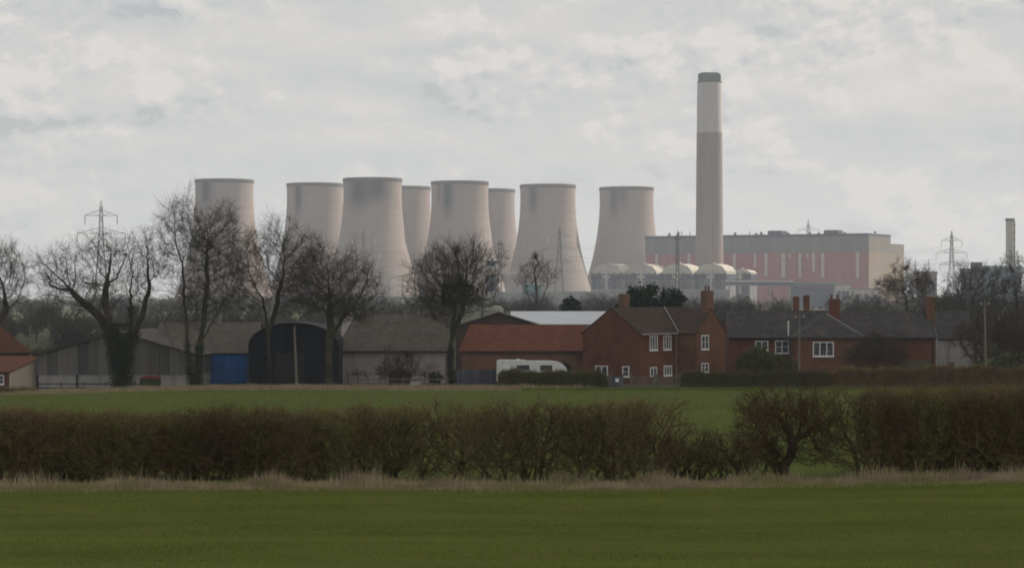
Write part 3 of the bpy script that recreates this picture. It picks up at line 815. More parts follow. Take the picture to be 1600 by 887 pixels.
# ------------------------------------------------------------------ clipped hedges by the houses
def clipped(label, pxa, pxb, Y, ptop_a, ptop_b, seed, mats, depth=1.5, cnt=60):
    r = np.random.default_rng(seed)
    xa, xb = wx(pxa, Y), wx(pxb, Y); cx = (xa+xb)/2; z0 = g(cx, Y)
    t = thing('clipped_hedge', label, 'hedge', (cx, Y, z0))
    Ln = xb-xa; n = int(cnt*Ln*18)
    X = r.uniform(0, 1, n); Dp = r.uniform(-.5, .5, n); Zf = r.random(n)**0.75
    top = wz(ptop_a + (ptop_b-ptop_a)*X, Y) - z0
    top = top*(1 + 0.06*np.sin(X*Ln*1.3) + 0.05*np.sin(X*Ln*3.7+1) + 0.06*np.sin(X*Ln*0.45+2)) * (1 - 0.35*np.exp(-np.minimum(X, 1-X)*Ln/0.5))
    P = np.stack([xa + X*Ln - cx, Dp*depth*(1 - 0.25*Zf), Zf*top + r.normal(0, .05, n)], -1)
    gx = P[:, 0]+cx
    P[:, 2] = np.maximum(P[:, 2] + gv(gx, np.full(n, Y)) - z0, 0.02 + gv(gx, Y+P[:, 1]) - z0)
    V, Fq = leaves(P, 0.062, seed, None)
    add_part('foliage', np_mesh('foliage', V, Fq, M[mats]), t)
    m = int(n*0.22); q = r.integers(0, n, m); d = r.normal(0, .4, (m, 3)); d[:, 2] += .7
    d = d/np.linalg.norm(d, axis=1, keepdims=True)*r.uniform(.2, .55, (m, 1))
    a = np.full(m, .012)
    V, Fq = tubes(P[q], P[q]+d, a, a*.5, 3)
    add_part('twigs', np_mesh('twigs', V, Fq, M['hedge']), t)
clipped('dark clipped hedge in front of the white caravan', 778, 948, 231, 579, 581, 51, 'shrub', 1.6, 150)
clipped('dark green clipped hedge right of the field gate below the brick house', 1063, 1300, 231, 582, 580, 52, 'shrub', 1.6, 110)
clipped('brown clipped hedge in front of the right hand slate cottage', 1302, 1640, 233, 576, 573, 53, 'clip', 1.6, 100)
clipped('low dark hedge at the far left under the cream lean-to', -40, 58, 226, 606, 607, 54, 'clip', 1.0, 40)

# ------------------------------------------------------------------ building helpers (local frame: x along front, y away, z up)
def gable_wall(mb, x0, x1, y0, y1, h, rh, axis='x', base=-0.5):
    if axis == 'x':
        ym = (y0+y1)/2
        mb.prism([(y0, base), (y1, base), (y1, h), (ym, rh), (y0, h)], 'x', x0, x1)
    else:
        xm = (x0+x1)/2
        mb.prism([(x0, base), (x1, base), (x1, h), (xm, rh), (x0, h)], 'y', y0, y1)
def gable_roof(mb, x0, x1, y0, y1, h, rh, axis='x', ov=0.3, ve=0.12, th=0.14):
    e = 0.04
    if axis == 'x':
        ym = (y0+y1)/2; k = (rh-h)/(ym-y0); z = h - k*ov + th + e; r = rh + th + e
        mb.slab((x0-ve, y0-ov, z), (x1+ve, y0-ov, z), (x1+ve, ym, r), (x0-ve, ym, r), th)
        mb.slab((x0-ve, y1+ov, z), (x1+ve, y1+ov, z), (x1+ve, ym, r), (x0-ve, ym, r), th)
    else:
        xm = (x0+x1)/2; k = (rh-h)/(xm-x0); z = h - k*ov + th + e; r = rh + th + e
        mb.slab((x0-ov, y0-ve, z), (x0-ov, y1+ve, z), (xm, y1+ve, r), (xm, y0-ve, r), th)
        mb.slab((x1+ov, y0-ve, z), (x1+ov, y1+ve, z), (xm, y1+ve, r), (xm, y0-ve, r), th)
def hip_roof(mb, x0, x1, y0, y1, h, rh, ov=0.3, hl=None, hr=None, th=0.12):
    x0 -= ov; x1 += ov; y0 -= ov; y1 += ov; ym = (y0+y1)/2
    hl = (y1-y0)/2 if hl is None else hl; hr = (y1-y0)/2 if hr is None else hr
    a, b = x0+hl, x1-hr
    if b < a: a = b = (x0+x1)/2
    vs = [(x0,y0,h),(x1,y0,h),(x1,y1,h),(x0,y1,h),(x0,y0,h+th),(x1,y0,h+th),(x1,y1,h+th),(x0,y1,h+th),(a,ym,rh),(b+0.01,ym,rh)]
    mb.add(vs, [(3,2,1,0),(0,1,5,4),(1,2,6,5),(2,3,7,6),(3,0,4,7),(4,5,9,8),(5,6,9),(6,7,8,9),(7,4,8)])
def window(parent, side, u, z, w, h, at, bars=(1, 1), frame='white', name='window', fw=0.12, sill=True):
    """side 'f': wall at y=at facing -y, u along x;  side 'l': wall at x=at facing -x, u along y"""
    mb = MB(); pn = MB(); t = 0.07
    def B(m, u0, u1, z0, z1, d0, d1):
        if side == 'f': m.box(u0, u1, at-d1, at-d0, z0, z1)
        else: m.box(at-d1, at-d0, u0, u1, z0, z1)
    B(mb, u, u+fw, z, z+h, 0.003, t); B(mb, u+w-fw, u+w, z, z+h, 0.003, t)
    B(mb, u+fw, u+w-fw, z, z+fw, 0.003, t); B(mb, u+fw, u+w-fw, z+h-fw, z+h, 0.003, t)
    nx, nz = bars
    for i in range(1, nx+1):
        c = u + w*i/(nx+1); B(mb, c-.055, c+.055, z+fw, z+h-fw, 0.003, t-.01)
    for i in range(1, nz+1):
        c = z + h*i/(nz+1)
        for j in range(nx+1):
            a = u + w*j/(nx+1) + (.055 if j else fw); b = u + w*(j+1)/(nx+1) - (.055 if j < nx else fw)
            B(mb, a, b, c-.025, c+.025, 0.003, t-.02)
    if sill: B(mb, u-.06, u+w+.06, z-.08, z-.001, 0.003, 0.14)
    B(pn, u+fw*.5, u+w-fw*.5, z+fw*.5, z+h-fw*.5, 0.002, 0.02)
    o = mb.build(name, M[frame], parent); pn.build('pane', M['glass'], o)
    return o
def stack(parent, x, y, z0, z1, w, d, pots, mat='brick', name='chimney'):
    mb = MB(); mb.box(x-w/2, x+w/2, y-d/2, y+d/2, z0, z1-.45)
    mb.box(x-w/2-.07, x+w/2+.07, y-d/2-.07, y+d/2+.07, z1-.447, z1-.25)
    mb.box(x-w/2+.02, x+w/2-.02, y-d/2+.02, y+d/2-.02, z1-.247, z1)
    c = mb.build(name, M[mat], parent)
    for k in range(pots):
        px = x + (k-(pots-1)/2)*w*0.55
        p = MB(); p.lathe([(.13, z1-.03), (.12, z1+.4), (.16, z1+.42), (.15, z1+.5)], 10, (px, y)); p.build('chimney_pot', M['brick_orange'], c)
    return c

# ------------------------------------------------------------------ main brick house
X0, Y0 = wx(1000, 252), 252.0
zb = g(X0, Y0+3)
hs = thing('brick_house', 'dark red brick house with brown tiled roof and projecting wing, behind the field gates', 'house', (X0, Y0, zb), R(55))
EH, RH = 5.85, 8.75
w_ = MB(); gable_wall(w_, 0, 15.2, 0, 7.9, EH, RH, 'x'); w_.build('wall', M['brick'], hs)
w2 = MB(); gable_wall(w2, 8.25, 15.2, -2.75, 3.2, EH+.02, RH-.12, 'y'); w2.build('wing_wall', M['brick_orange'], hs)
rf = MB(); gable_roof(rf, 0, 15.2, 0, 7.9, EH, RH, 'x', .28, .06)
ro = rf.build('roof', M['tile_brown'], hs)
r2 = MB(); gable_roof(r2, 8.25, 15.2, -2.75, 3.6, EH+.02, RH-.12, 'y', .25, .05); r2.build('wing_roof', M['tile_brown'], hs)
fl = MB(); fl.slab((8.05-.0, -.35, EH+.20), (8.25, -.35, EH+.20), (11.8, 3.75, RH+.24), (11.55, 3.75, RH+.24), .05); fl.build('valley_flashing', M['lead'], ro)
gt = MB(); gt.tube((0, -.36, EH-.06), (8.0, -.36, EH-.06), .1); gt.build('gutter', M['lead'], hs)
dp = MB(); dp.tube((7.95, -.16, -.3), (7.95, -.16, EH-.1), .06); dp.build('downpipe', M['lead'], hs)
stack(ro, 3.4, 4.3, RH-.8, RH+1.75, 1.15, .8, 0, 'brick_old')
stack(hs, 11.72, -2.2, RH-1.6, RH+2.15, 1.35, .95, 2, 'brick_old')
window(hs, 'f', 2.1, EH-1.95, 1.75, 1.72, 0, (2, 0))
window(hs, 'f', 5.2, EH-1.95, 1.75, 1.72, 0, (2, 0))
window(hs, 'f', 2.2, .85, 1.5, 1.1, 0, (1, 0))
window(hs, 'f', 5.3, .85, 1.8, 1.2, 0, (2, 0))
window(hs, 'f', 9.35, EH-1.95, 1.75, 1.72, -2.75, (1, 1))
window(hs, 'f', 9.35, 1.2, 1.7, 1.1, -2.75, (1, 1))
window(hs, 'l', 1.45, .85, .95, 1.25, 0, (0, 1))
dr = window(hs, 'l', 4.4, .1, 1.75, 2.0, 0, (1, 0), name='french_door', sill=False)

# ------------------------------------------------------------------ slate cottages
def cottage(label, pxa, pxb, Y, pe, pr, dpt, rz=0):
    xa, xb = wx(pxa, Y), wx(pxb, Y); z0 = g((xa+xb)/2, Y)
    t = thing('slate_cottage', label, 'house', (xa, Y, z0), rz)
    return t, xb-xa, wz(pe, Y)-z0, wz(pr, Y+dpt/2)-z0
ct, Wd, eh, rh = cottage('low brick cottage with a slate roof and a hipped front wing with white window', 1139, 1330, 266, 527, 487, 8)
w_ = MB(); gable_wall(w_, 0, Wd, 0, 8, eh, rh, 'x'); w_.build('wall', M['brick'], ct)
rf = MB(); gable_roof(rf, 0, Wd, 0, 8, eh, rh, 'x', .35, .1); ro = rf.build('roof', M['slate'], ct)
wx0 = wx(1244, 260)-wx(1139, 266); wx1 = wx(1348, 260)-wx(1139, 266)
w2 = MB(); w2.box(wx0, wx1, -6, 1.5, -.5, eh); w2.build('wing_wall', M['brick_orange'], ct)
r2 = MB(); y0, y1 = -6.35, 3.6; xa, xb = wx0-.35, wx1+.35; xm = (xa+xb)/2; H2 = rh-.25
r2.add([(xa,y0,eh+.01),(xb,y0,eh+.01),(xb,y1,eh+.01),(xa,y1,eh+.01),(xm,y0+3.4,H2),(xm,y1,H2),(xa,y0,eh+.14),(xb,y0,eh+.14),(xb,y1,eh+.14),(xa,y1,eh+.14)],
       [(3,2,1,0),(0,1,7,6),(1,2,8,7),(3,0,6,9),(6,7,4),(7,8,5,4),(9,6,4,5),(2,3,9,5,8)])
r2.build('wing_roof', M['slate'], ct)
fl = MB(); fl.tube((xb+.02, y0+2.6, eh+.25), (xm+.1, y0+3.6, H2+.05), .11); fl.build('ridge_flashing', M['lead'], ct)
window(ct, 'f', wx(1270,260)-wx(1139,266), eh-2.15, 2.5, 1.75, -6, (2, 0))
window(ct, 'f', wx(1180,266)-wx(1139,266), eh-1.6, 1.6, 1.2, 0, (1, 0))
window(ct, 'f', wx(1211,266)-wx(1139,266), eh-1.95, 1.7, 1.6, 0, (1, 1))
gt = MB(); gt.tube((-.1, -.42, eh-.05), (Wd-8, -.42, eh-.05), .07); gt.build('gutter', M['dark'], ct)
stack(ct, wx(1309,262)-wx(1139,266), -1.2, rh-2.2, wz(463,264)-ct.location.z-.3, 1.25, .8, 2, 'brick')
stack(ro, wx(1245,270)-wx(1139,266), 4.6, rh-.6, wz(463,270)-ct.location.z, .72, .6, 0, 'brick_orange')
stack(ro, wx(1261,270)-wx(1139,266), 4.6, rh-.6, wz(461,270)-ct.location.z, .72, .6, 0, 'brick_orange')
fp = MB(); xq = wx(1233,265)-wx(1139,266); fp.lathe([(.09, eh-.2), (.09, eh+1.85), (.14, eh+1.87), (.12, eh+2.0)], 10, (xq, -.25)); fp.build('flue_pipe', M['white'], ct)

c2, Wd, eh, rh = cottage('long brick cottage with a plain grey slate roof and one chimney at its right end', 1334, 1462, 270, 527, 487, 8)
w_ = MB(); gable_wall(w_, 0, Wd, 0, 8, eh, rh, 'x'); w_.build('wall', M['brick'], c2)
rf = MB(); gable_roof(rf, 0, Wd, 0, 8, eh, rh, 'x', .35, .1); ro = rf.build('roof', M['slate'], c2)
gt = MB(); gt.tube((0, -.42, eh-.05), (Wd, -.42, eh-.05), .07); gt.build('gutter', M['dark'], c2)
stack(c2, Wd-.1, 3.2, 0, wz(463,273)-c2.location.z, 1.0, 1.3, 0, 'brick_orange')
m_ = MB(); u_ = wx(1408,270)-wx(1334,270); m_.box(u_, u_+3.6, -.05, -.003, -.2, 2.5)
for q in range(1, 5): m_.box(u_+.05, u_+3.55, -.075, -.053, q*.5-.04, q*.5+.04)
m_.build('garage_door', M['olive_door'], c2)
m_ = MB(); m_.tube((u_+3.9, -.12, -.2), (u_+3.9, -.12, eh-.1), .06); m_.build('downpipe', M['dark'], c2)
c3, Wd, eh, rh = cottage('pale rendered outbuilding with a slate roof, half hidden by the red thicket', 1466, 1522, 279, 528, 488, 7)
w_ = MB(); gable_wall(w_, 0, Wd, 0, 7, eh, rh, 'x'); w_.build('wall', M['block'], c3)
rf = MB(); gable_roof(rf, 0, Wd, 0, 7, eh, rh, 'x', .3, .1); rf.build('roof', M['slate'], c3)
d_ = MB(); d_.box(1.2, 2.1, -.06, -.003, 0, 2.0); d_.build('door', M['timber'], c3)
c3.name = 'outbuilding'; c3['category'] = 'outbuilding'

# ------------------------------------------------------------------ farm buildings on the left
# farmhouse at the left edge
t = thing('farmhouse', 'brick farmhouse with an orange tiled roof and cream lean-to, cut by the left edge', 'house', (wx(17,244), 244, g(wx(17,244),244)), R(55))
lt = MB(); lt.prism([(0,-.5),(4.6,-.5),(4.6,3.55),(0,2.1)], 'y', 0.0, 0.25); lt.build('end_wall', M['cream'], t)
lb = MB(); lb.prism([(0,-.5),(4.6,-.5),(4.6,3.5),(0,2.05)], 'y', 0.252, 9.3); lb.build('wall', M['brick'], t)
lr = MB(); lr.slab((-.3,-.08,2.12),(-.3,9.4,2.12),(4.7,9.4,3.72),(4.7,-.08,3.72),.1); lr.build('lean_to_roof', M['tile_red'], t)
window(t, 'l', 1.1, .65, .95, 1.1, 0, (0, 1))
hb_ = MB(); hb_.box(4.8, 11.5, 9.8, 19, -.5, 3.9); hb_.build('main_wall', M['brick_old'], t)
hr_ = MB(); hr_.add([(4.5,9.5,3.9),(11.8,9.5,3.9),(11.8,19.3,3.9),(4.5,19.3,3.9),(8.1,12.2,7.9),(8.1,17,7.9)], [(3,2,1,0),(0,1,4),(1,2,5,4),(2,3,5),(3,0,4,5)])
hr_.build('roof', M['tile_old'], t)
lt_ = MB(); lt_.box(4.45,11.85,9.45,19.35,3.72,3.895); lt_.build('eaves_board', M['dark'], t)

# grey barn, gable to the viewer
Yb = 246.0; xa = wx(57,Yb); xb = wx(311,Yb); z0 = g((xa+xb)/2,Yb)
t = thing('grey_barn', 'wide grey boarded barn with a low gable and pale block base, behind the ivy tree', 'barn', (xa, Yb, z0))
Wb = xb-xa; e_ = wz(556,Yb)-z0; a_ = wz(519,Yb)-z0; bz = wz(585,Yb)-z0
m_ = MB(); m_.box(.05, Wb-.05, 0, 24, -.6, bz); m_.build('block_wall', M['block'], t)
m_ = MB(); m_.prism([(0,bz+.003),(Wb,bz+.003),(Wb,e_),(Wb/2,a_),(0,e_)], 'y', -.08, 24.05); m_.build('boarding', M['board_grey'], t)
m_ = MB(); gable_roof(m_, 0, Wb, -.1, 24, e_, a_, 'y', .25, .3, .1); m_.build('roof', M['asb'], t)
m_ = MB()
for x in (.12, Wb*.25, Wb*.5, Wb*.75, Wb-.12): m_.box(x-.1, x+.1, -.1, -.003, -.6, bz-.003)
m_.build('posts', M['dark'], t)
m_ = MB(); m_.slab((-.2,-.42,e_+.16),(0.02,-.42,e_+.2),(Wb/2,-.42,a_+.2),(Wb/2,-.42,a_+.02),.03); m_.build('bargeboard', M['timber'], t)

# large roofed barn with blue doors
Yb = 256.0; xa = wx(236,Yb); xb = wx(394,Yb); z0 = g((xa+xb)/2,Yb)
t = thing('blue_door_barn', 'barn with a broad grey roof and tall bright blue sliding doors', 'barn', (xa, Yb, z0))
Wb = xb-xa; e_ = wz(551,Yb)-z0; a_ = wz(505,Yb+8)-z0
m_ = MB(); gable_wall(m_, 0, Wb, 0, 16, e_, a_, 'x'); m_.build('wall', M['block'], t)
m_ = MB(); gable_roof(m_, 0, Wb, 0, 16, e_, a_, 'x', .35, .2, .1); m_.build('roof', M['asb'], t)
d0 = wx(328,Yb)-xa; d1 = wx(387,Yb)-xa
for k in range(2):
    m_ = MB(); u0 = d0+(d1-d0)*k/2; u1 = u0+(d1-d0)/2-.04; m_.box(u0, u1, -.16, -.02, 0, e_-.25)
    for q in (0.02, .5, .97): m_.box(u0, u1, -.2, -.163, .1+q*(e_-.6), .22+q*(e_-.6))
    m_.build('sliding_door', M['blue_door'], t)
m_ = MB(); m_.box(d0-5, d1+.2, -.24, -.003, e_-.23, e_-.02); m_.build('door_track', M['blue_trim'], t)
m_ = MB(); m_.box(d0-.75, d0-.1, -.12, -.003, -.3, e_-.25); m_.build('door_post', M['cream'], t)

# black round topped barn
Yb = 250.0; xa = wx(388,Yb); xb = wx(529,Yb); z0 = g((xa+xb)/2,Yb)
t = thing('black_barn', 'black sheeted round topped barn between the blue doors and the pale barn', 'barn', (xa, Yb, z0))
Wb = xb-xa; e_ = wz(543,Yb)-z0; a_ = wz(505,Yb)-z0
arc = [(Wb/2+Wb/2*math.cos(q), e_+(a_-e_)*math.sin(q)**.9) for q in np.linspace(0, math.pi, 15)]
m_ = MB(); m_.prism([(0,-.6),(Wb,-.6)]+arc, 'y', 0, 11.5); m_.build('wall', M['black_sheet'], t)
m_ = MB()
for i in range(14):
    p, q = arc[i], arc[i+1]
    m_.slab((p[0],-.25,p[1]+.1),(p[0],11.8,p[1]+.1),(q[0],11.8,q[1]+.1),(q[0],-.25,q[1]+.1),.06)
m_.build('roof', M['black_sheet'], t)
m_ = MB(); m_.box(Wb*.3, Wb*.62, -.1, -.003, 0, e_*.86); m_.build('sliding_door', M['dark'], t)

# pale barn
Yb = 256.0; xa = wx(529,Yb); xb = wx(700,Yb); z0 = g((xa+xb)/2,Yb)
t = thing('pale_barn', 'long barn with a pale pinkish rendered wall and brown grey roof', 'barn', (xa, Yb, z0))
Wb = xb-xa; e_ = wz(549,Yb)-z0; a_ = wz(493,Yb+7)-z0
m_ = MB(); gable_wall(m_, 0, Wb, 0, 14, e_, a_, 'x'); m_.build('wall', M['render_pink'], t)
m_ = MB(); hip_roof(m_, 0, Wb, 0, 14, e_+.02, a_+.15, .35, 1.8, .3); m_.build('roof', M['asb'], t)
m_ = MB(); m_.tube((0,-.42,e_-.02),(Wb,-.42,e_-.02),.08); m_.build('gutter', M['dark'], t)

# terracotta barn
Yb = 260.0; xa = wx(720,Yb); xb = wx(915,Yb); z0 = g((xa+xb)/2,Yb)
t = thing('terracotta_barn', 'low brick barn with an orange terracotta tiled roof behind the caravan', 'barn', (xa, Yb, z0))
Wb = xb-xa; e_ = wz(549,Yb)-z0; a_ = wz(507,Yb+4)-z0
m_ = MB(); gable_wall(m_, .1, Wb, 0, 8, e_, e_+.4, 'x'); m_.build('wall', M['brick_old'], t)
m_ = MB(); hip_roof(m_, 0, Wb, 0, 8, e_+.02, a_, .3, 1.3, .2); m_.build('roof', M['tile_red'], t)
m_ = MB(); m_.tube((0,-.36,e_-.03),(Wb,-.36,e_-.03),.07); m_.build('gutter', M['dark'], t)
u0 = wx(866,Yb)-xa; u1 = wx(893,Yb)-xa
m_ = MB(); uc = (u0+u1)/2; ra = (u1-u0)/2
m_.prism([(u0,-.2),(u1,-.2),(u1,1.6)]+[(uc+ra*math.cos(q), 1.6+.8*math.sin(q)) for q in np.linspace(.2, math.pi-.2, 7)]+[(u0,1.6)], 'y', -.05, -.003); m_.build('cart_arch', M['dark'], t)

# sheds and tanks behind
Yb = 296.0; xa = wx(800,Yb); xb = wx(965,Yb); z0 = g((xa+xb)/2,Yb)
t = thing('white_roof_shed', 'large shed with a bright white sheet roof behind the terracotta barn', 'shed', (xa, Yb, z0))
Wb = xb-xa; e_ = wz(507,Yb)-z0; a_ = wz(487,Yb+12)-z0
m_ = MB(); gable_wall(m_, 0, Wb, 0, 24, e_, a_-.05, 'x'); m_.build('wall', M['block'], t)
m_ = MB(); gable_roof(m_, 0, Wb, 0, 24, e_, a_-.05, 'x', .4, .2, .1); m_.build('roof', M['white_sheet'], t)
Yb = 280.0; xa = wx(712,Yb); xb = wx(846,Yb); z0 = g((xa+xb)/2,Yb)
t = thing('mossy_shed', 'dark mossy shed roof showing above the terracotta barn, left of the white roof', 'shed', (xa, Yb, z0))
Wb = xb-xa; e_ = wz(510,Yb)-z0; a_ = wz(489,Yb)-z0
m_ = MB(); gable_wall(m_, 0, Wb, 0, 12, e_, a_, 'y'); m_.build('wall', M['shed_brown'], t)
m_ = MB(); gable_roof(m_, 0, Wb, 0, 12, e_, a_, 'y', .3, .3, .1); m_.build('roof', M['moss_roof'], t)
for px, lab in ((737, 'pale green round topped tank, the left of two behind the mossy shed'), (770, 'pale green round topped tank, the right of two behind the mossy shed')):
    Yt = 310.0; x = wx(px,Yt); z0 = g(x,Yt); r_ = 17*Yt/F; h_ = wz(476,Yt)-z0
    t = thing('storage_tank', lab, 'tank', (x,Yt,z0), 0, 'round topped farm tanks')
    m_ = MB(); m_.lathe([(r_,-.3),(r_,h_-.75)], 24); m_.build('shell', M['lichen'], t, True)
    m_ = MB(); m_.lathe([(r_*1.03,h_-.75),(r_*.93,h_-.4),(r_*.68,h_-.16),(r_*.3,h_-.03),(.02,h_)], 24); m_.build('lid', M['lichen'], t, True)

# ------------------------------------------------------------------ caravan
Yc = 243.0; xa = wx(776,Yc); z0 = g(xa+4,Yc)
t = thing('caravan', 'white touring caravan with a rounded front parked before the terracotta barn', 'caravan', (xa,Yc,z0))
Lc = wx(887,Yc)-xa
prof = [(0,.55),(0,2.75),(.15,2.88),(3.2,2.86),(3.35,2.78),(5.9,2.78),(6.7,2.7),(7.35,2.45),(7.75,2.05),(Lc,1.55),(Lc,1.0),(7.7,.6),(6.9,.5)]
m_ = MB(); m_.prism(prof, 'y', 0, 2.25); m_.build('body', M['caravan'], t)
m_ = MB(); m_.box(.15, Lc-.5, -.012, -.002, 1.0, 1.08); m_.build('stripe', M['lead'], t)
for u0, u1 in ((2.25,3.65),(4.85,6.2)):
    m_ = MB(); m_.bbox(u0,u1,-.04,-.003,1.75,2.32,.04); o = m_.build('window', M['dark'], t)
    p_ = MB(); p_.box(u0+.07,u1-.07,-.052,-.043,1.82,2.25); p_.build('pane', M['glass'], o)
m_ = MB(); m_.box(.75,1.4,-.03,-.003,.62,2.45); m_.build('door', M['white'], t)
m_ = MB(); m_.box(2.2,2.6,.6,1.1,2.855,3.0); m_.build('roof_vent', M['white'], t)
m_ = MB(); m_.box(.4,6.8,.3,1.95,.38,.5); m_.tube((6.8,1.1,.44),(8.9,1.1,.44),.05); m_.build('chassis', M['dark'], t)
for yy in (.05,2.0):
    m_ = MB(); n_ = len(m_.v); m_.tube((4.0,yy,.33),(4.0,yy+.19,.33),.33,.33,18); m_.build('wheel', M['tyre'], t)

# ------------------------------------------------------------------ gates, fences, small things
def post(mb, x, y, h, r=.09): mb.lathe([(r,-.4),(r,h),(r*.6,h+.06)], 8, (x,y))
Yg_ = 231.0
def field_gate(label, pa, pb, h=1.25, mat='timber'):
    xa = wx(pa,Yg_); xb = wx(pb,Yg_); z0 = g((xa+xb)/2,Yg_); W_ = xb-xa
    t = thing('field_gate', label, 'gate', (xa,Yg_,z0), 0, 'field gates')
    m_ = MB()
    for k in range(5): m_.box(.1,W_-.1,-.03,.03,.18+k*.25,.28+k*.25)
    m_.build('rails', M[mat], t)
    m_ = MB(); m_.box(.06,.17,-.055,.055,.1,h+.25); m_.build('stile', M[mat], t)
    m_ = MB(); m_.box(W_-.17,W_-.06,-.055,.055,.1,h+.1); m_.build('stile', M[mat], t)
    m_ = MB(); m_.slab((.15,-.06,.2),(.3,-.06,.2),(W_-.1,-.06,h),(W_-.25,-.06,h),.03); m_.build('brace', M[mat], t)
    for x in (0,W_):
        m_ = MB(); post(m_,x,0,h+.25,.11); m_.build('gate_post', M[mat], t)
field_gate('grey five barred field gate, the left of the pair below the brick house', 986, 1023)
field_gate('grey five barred field gate, the right of the pair beside the dark hedge', 1026, 1063)
field_gate('short weathered gate left of the notice board', 932, 951)
xn = wx(964,230); t = thing('notice_board', 'small pale notice on a post beside the field gate', 'notice board', (xn,230,g(xn,230)))
m_ = MB(); m_.box(-.55,.55,-.04,0,.15,1.35); m_.build('board', M['fence_blue'], t)
m_ = MB(); m_.box(-.18,.2,-.06,-.043,.72,1.08); m_.build('notice', M['white'], t)
for x in (-.62,.62):
    m_ = MB(); post(m_,x,0,1.5,.07); m_.build('post', M['timber'], t)
def fence(label, pa, pb, Y, h, mat, boards=False, step=2.4, name='fence'):
    xa = wx(pa,Y); xb = wx(pb,Y); z0 = g((xa+xb)/2,Y); W_ = xb-xa
    t = thing(name, label, 'fence', (xa,Y,z0)); m_ = MB()
    if boards: m_.box(0,W_,-.03,.03,.08,h)
    else:
        for q in (.4,.85): m_.box(0,W_,-.03,.03,h*q-.06,h*q+.06)
    m_.build('boards' if boards else 'rails', M[mat], t)
    for k in range(int(W_/step)+1):
        m_ = MB(); post(m_, min(k*step,W_-.1), .1 if boards else .09, h+.05, .07); m_.build('post', M['timber'], t)
fence('blue grey boarded fence left of the caravan', 709, 776, 246, 1.75, 'fence_blue', True, name='board_fence')
fence('low wooden rail fence below the pale barn, among shrubs', 560, 702, 236, 1.05, 'timber', name='rail_fence')
fence('dark wooden rail fence at the foot of the grey barn', 60, 215, 233, .95, 'dark', name='rail_fence')
xt = wx(218,236); t = thing('farm_trailer', 'small dark green trailer under a red cover beside the ivy tree', 'trailer', (xt,236,g(xt+1,236)))
m_ = MB(); m_.bbox(0,2.1,0,1.4,.35,1.1,.05); m_.build('body', M['green_paint'], t)
m_ = MB(); m_.prism([(-.02,1.102),(2.12,1.102),(2.0,1.35),(.9,1.42),(.15,1.28)], 'y', -.05, 1.45); m_.build('cover', M['red_tarp'], t)
for yy in (-.16,1.42):
    m_ = MB(); m_.tube((1.05,yy,.3),(1.05,yy+.15,.3),.3,.3,16); m_.build('wheel', M['tyre'], t)
m_ = MB(); m_.tube((0,.7,.5),(-1.3,.7,.4),.05); m_.build('drawbar', M['dark'], t)
xt = wx(641,234); t = thing('storage_box', 'small white box with a dark lid standing before the pale barn', 'box', (xt,234,g(xt,234)))
m_ = MB(); m_.bbox(0,1.05,0,.8,.22,.78,.03); m_.build('body', M['block'], t)
m_ = MB(); m_.prism([(-.08,.783),(1.13,.783),(1.05,.95),(0,1.0)], 'y', -.08, .88); m_.build('lid', M['timber'], t)
for x in (.1,.95):
    for y in (.1,.7):
        m_ = MB(); m_.box(x-.05,x+.05,y-.05,y+.05,-.1,.218); m_.build('leg', M['dark'], t)

xt = wx(607,243); t = thing('garden_shed', 'tiny dark timber shed with a pale roof against the pale barn', 'shed', (xt,243,g(xt,243)))
m_ = MB(); gable_wall(m_, 0, 2.5, 0, 2.0, 1.35, 2.05, 'y'); m_.build('wall', M['shed_brown'], t)
m_ = MB(); gable_roof(m_, 0, 2.5, 0, 2.0, 1.35, 2.05, 'y', .15, .12, .06); m_.build('roof', M['timber'], t)
m_ = MB(); m_.box(.8, 1.6, -.05, -.003, 0, 1.3); m_.build('door', M['dark'], t)
def utility_pole(label, px, Y, ptop, lean, arm=True, mat='pole', r=.16):
    x = wx(px,Y); z0 = g(x,Y); h = wz(ptop,Y)-z0
    t = thing('utility_pole', label, 'pole', (x,Y,z0), 0, 'wooden utility poles')
    m_ = MB(); m_.tube((0,0,-.4),(lean*h,0,h),r,r*.72,10); m_.build('pole', M[mat], t, True)
    if arm:
        m_ = MB(); m_.box(lean*h-.55,lean*h+.55,-.2,-.1,h-.5,h-.38); m_.build('crossarm', M['timber'], t)
        for k in (-.45,.45):
            m_ = MB(); m_.lathe([(.03,h-.38),(.06,h-.3),(.05,h-.2)],8,(lean*h+k,-.15)); m_.build('insulator', M['insul'], t)
    else:
        m_ = MB(); m_.lathe([(r*.8,h),(r*.85,h+.08),(.02,h+.15)],10,(lean*h,0)); m_.build('cap', M['dark'], t)
utility_pole('leaning wooden pole standing in front of the black barn', 464, 238, 510, -.045, False)
utility_pole('wooden pole in front of the slate cottage wing, by the white window', 1249, 243, 490, 0, True, 'pole', .13)
utility_pole('tall wooden pole at the right in front of the red thicket', 1541, 247, 470, -.02, True)
utility_pole('pale pole behind the cream lean-to at the far left', 47, 300, 508, 0, False, 'pole')

